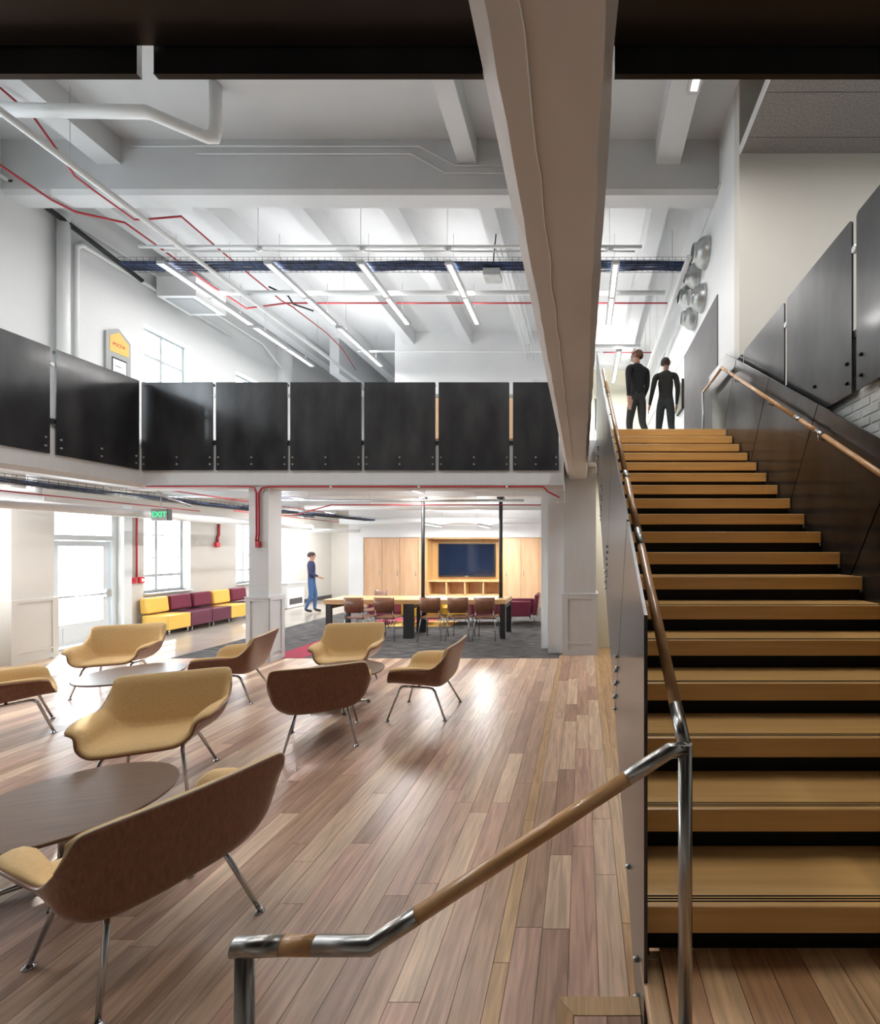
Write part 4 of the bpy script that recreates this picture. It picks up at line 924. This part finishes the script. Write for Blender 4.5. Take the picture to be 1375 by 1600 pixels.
# ------------------------------------------------------------------ benches along the left wall
def bench(y0, y1, seat, back, label):
    t = thing('bench_seat', label, 'bench', (-8.95,(y0+y1)/2,0), 0, 'modular benches along the outer wall')
    MB().rbox(-9.22,-8.66,y0,y1,.10,.41,.018,2).build('seat', M[seat], t)
    MB().rbox(-9.28,-9.10,y0+.02,y1-.02,.43,.765,.04,3,Matrix.Translation((-9.28,0,.43)) @ Matrix.Rotation(-.10,4,'Y') @ Matrix.Translation((9.28,0,-.43))).build('backrest', M[back], t)
    for yy in (y0+.05,y1-.05):
        for xx in (-8.70,-9.17): MB().tube([(xx,yy,.11),(xx+.015,yy,.05),(xx,yy,0)], [.02,.012,.022], 8).build('leg', M['chrome'], t)
Y = [9.10,9.635,10.19,10.745,11.3,11.85]
for (a, b), s, k, lab in zip(zip(Y, Y[1:]), ('yellow','plum','plum','yellow','plum'), ('yellow','burg','burg','yellow','burg'),
    ('yellow bench unit with yellow back, nearest the glass door','plum bench unit with burgundy back next to the nearest yellow one','second plum bench unit with burgundy back, in the middle of the row',
     'farther yellow bench unit beside the column','burgundy backed bench unit half hidden by the column')): bench(a+.005, b-.005, s, k, lab)
rad = thing('radiator_cover', 'white radiator cover by the corridor wall', 'radiator', (-9.1,13.6,0))
MB().box(XL,-8.95,13.2,14.0,0,.75).build('cover_body', M['white'], rad); MB().box(-8.95,-8.945,13.3,13.9,.1,.28).build('grille', M['board'], rad); MB().box(XL,-8.9,13.15,14.05,.75,.78).build('cover_top', M['white'], rad)

# ------------------------------------------------------------------ people
def person(name, label, loc, rz, pose, mats, hair, scale=1.0, head_turn=0.0):
    """pose: dict with offsets for knees/ankles/elbows/wrists (local, facing +y)"""
    V = {}; Eg = []; R = {}
    def v(n_, p, r): V[n_] = Vector(p); R[n_] = r if isinstance(r, tuple) else (r, r)
    v('pelvis',(0,0,.96),(.145,.105)); v('waist',(0,.01,1.10),(.135,.10)); v('chest',(0,0,1.30),(.18,.125)); v('upper',(0,-.01,1.43),(.13,.085))
    v('neck',(0,.0,1.515),(.055,.058)); v('jaw',(0,.025,1.575),(.062,.075)); v('head',(0,.015,1.655),(.078,.095)); v('crown',(0,.01,1.735),(.055,.065))
    v('nose',(0,.115,1.63),(.012,.014))
    Eg += [('pelvis','waist'),('waist','chest'),('chest','upper'),('upper','neck'),('neck','jaw'),('jaw','head'),('head','crown'),('head','nose')]
    for s, S_ in ((-1,'l'),(1,'r')):
        v('sh'+S_,(s*.185,-.01,1.415),(.068,.066)); v('el'+S_, pose['el'+S_], (.046,.046)); v('wr'+S_, pose['wr'+S_], (.03,.034))
        v('hip'+S_,(s*.085,0,.90),(.098,.10)); v('kn'+S_, pose['kn'+S_], (.062,.066)); v('an'+S_, pose['an'+S_], (.042,.046))
        an = Vector(pose['an'+S_]); v('ball'+S_, an+Vector((0,.11,-.045)), (.042,.034)); v('toe'+S_, an+Vector((0,.17,-.055)), (.034,.024))
        wr = Vector(pose['wr'+S_]); dr_ = (wr-Vector(pose['el'+S_])).normalized()
        v('pa'+S_, wr+dr_*.07, (.022,.036))
        Eg += [('upper','sh'+S_),('sh'+S_,'el'+S_),('el'+S_,'wr'+S_),('wr'+S_,'pa'+S_),('pelvis','hip'+S_),('hip'+S_,'kn'+S_),('kn'+S_,'an'+S_),('an'+S_,'ball'+S_),('ball'+S_,'toe'+S_)]
        for q, (off, ln) in enumerate(((-.027,.066),(-.009,.078),(.009,.074),(.026,.058))):
            b0 = wr+dr_*.085+Vector((0,off,0)); v(f'f{q}a'+S_, b0, .009); v(f'f{q}b'+S_, b0+dr_*ln*.55+Vector((-s*.006,.003,0)), .0085); v(f'f{q}c'+S_, b0+dr_*ln+Vector((-s*.02,.008,0)), .007)
            Eg += [('pa'+S_,f'f{q}a'+S_),(f'f{q}a'+S_,f'f{q}b'+S_),(f'f{q}b'+S_,f'f{q}c'+S_)]
        v('t1'+S_, wr+dr_*.045+Vector((-s*.012,.038,0)), .010); v('t2'+S_, wr+dr_*.085+Vector((-s*.018,.052,0)), .0085); Eg += [('wr'+S_,'t1'+S_),('t1'+S_,'t2'+S_)]
    Rh = Matrix.Rotation(head_turn, 3, 'Z')
    for k in ('jaw','head','crown','nose'): V[k] = Rh @ V[k]
    names = list(V); idx = {k: i for i, k in enumerate(names)}
    me = bpy.data.meshes.new('body_tmp'); me.from_pydata([V[k][:] for k in names], [(idx[a], idx[b]) for a, b in Eg], [])
    ob = bpy.data.objects.new('body_tmp', me); C.objects.link(ob)
    sk = ob.modifiers.new('Skin', 'SKIN'); sk.use_smooth_shade = True; sk.branch_smoothing = .3
    for i, k in enumerate(names): me.skin_vertices[0].data[i].radius = R[k]; me.skin_vertices[0].data[i].use_root = (k == 'pelvis')
    sb = ob.modifiers.new('Subsurf', 'SUBSURF'); sb.levels = 2; sb.render_levels = 2
    dg = bpy.context.evaluated_depsgraph_get(); dg.update()
    body = bpy.data.meshes.new_from_object(ob.evaluated_get(dg)); bpy.data.objects.remove(ob)
    body.name = 'body'
    for m_ in mats: body.materials.append(M[m_])          # skin, top, trousers, shoes
    seg = [(V[a], V[b], a, b) for a, b in Eg]
    def near(p):
        best, w = 1e9, None
        for a, b, na, nb in seg:
            ab = b-a; t_ = max(0, min(1, (p-a).dot(ab)/max(ab.length_squared, 1e-9))); d_ = (p-a-ab*t_).length
            if d_ < best: best, w = d_, (na, nb, t_)
        return w
    for pl in body.polygons:
        na, nb, t_ = near(pl.center); k = 1
        if na in ('jaw','head') or (na == 'neck') or (na == 'upper' and nb == 'neck' and t_ > .7) or na[:2] in ('wr','pa','t1') or (na[0] == 'f' and na[1].isdigit()): k = 0
        elif na[:3] == 'hip' or na[:2] == 'kn' or (na == 'pelvis' and nb != 'waist') or (na == 'pelvis' and pl.center.z < .97): k = 2
        if na[:2] in ('an','ba'): k = 3
        pl.material_index = k; pl.use_smooth = True
    body.transform(Matrix.Scale(scale, 4))
    mn = min(v_.co.z for v_ in body.vertices)
    for v_ in body.vertices: v_.co.z -= mn
    t = thing(name, label, 'person', loc, rz)
    bo = bpy.data.objects.new('body', body); C.objects.link(bo); bo.parent = t
    # hair: open shell over the back and top of the head
    hv = []; hf = []; n1, n2 = 20, 9
    for j in range(n2):
        ph = math.pi*.5*(1-j/(n2-1)*1.35)
        for i in range(n1):
            th = 2*math.pi*i/n1
            fr_ = max(0, math.sin(th)); ph2 = max(ph, ph*(1-fr_)+.35*fr_) if j else ph
            p = Vector((.088*math.cos(ph2)*math.cos(th), .108*math.cos(ph2)*math.sin(th)-.008, .10*math.sin(ph2)))
            p *= 1+.04*math.sin(th*5+j)
            p = Rh @ (p+Vector((0,.01,1.665))); p *= scale; hv.append((p.x, p.y, p.z-mn))
    for j in range(n2-1):
        for i in range(n1): hf.append((j*n1+i, j*n1+(i+1) % n1, (j+1)*n1+(i+1) % n1, (j+1)*n1+i))
    MB().add(hv, hf, True).build('hair', M[hair], t, world=False)
    for s in (-1,1):
        for nm, p, r, mm in (('eye',(s*.032,.098,1.655),.011,'eye'),('ear',(s*.082,.005,1.645),.02,'skin')):
            q = (Rh @ Vector(p))*scale; q.z -= mn
            b = MB(); b.lathe([(.001,-r),(r*.7,-r*.7),(r,0),(r*.7,r*.7),(.001,r)], q, 8); b.build(nm, M[mm], t, world=False)
    q = (Rh @ Vector((0,.098,1.585)))*scale; q.z -= mn
    MB().rbox(q.x-.022,q.x+.022,q.y-.004,q.y+.004,q.z-.004,q.z+.004,.003,1).build('mouth', M['redbox'], t, world=False)
    return t
walk = dict(ell=(-.222,-.06,1.16), wrl=(-.215,-.06,.91), elr=(.215,.02,1.16), wrr=(.19,.15,.95), knl=(-.085,.13,.53), anl=(-.085,.10,.10), knr=(.085,-.02,.51), anr=(.085,-.24,.15))
walk2 = dict(ell=(-.235,-.03,1.16), wrl=(-.29,.06,.93), elr=(.215,-.03,1.16), wrr=(.20,.04,.91), knl=(-.12,.12,.53), anl=(-.14,.20,.10), knr=(.10,.0,.52), anr=(.14,-.22,.14))
stand = dict(ell=(-.24,-.06,1.17), wrl=(-.20,.14,1.05), elr=(.24,-.03,1.17), wrr=(.20,.17,1.06), knl=(-.085,.09,.53), anl=(-.085,.07,.10), knr=(.085,.0,.51), anr=(.085,-.14,.12))
person('person', 'person in black sweater and dark trousers walking away at the stair head', (.98,7.75,ZUP), .45, walk, ('skin','knit','trous','shoe'), 'hair_red', 1.03, .6)
person('person', 'person in charcoal sweater and slate trousers striding at the stair head', (1.52,7.95,ZUP), -.15, walk2, ('skin','knit2','trous2','shoe'), 'hair_dark', 1.0, -.5)
person('person', 'person in navy jacket and blue jeans walking through the lower corridor', (-7.72,12.4,0), -1.1, stand, ('skin','navy','denim','shoe'), 'hair_dark', .99)
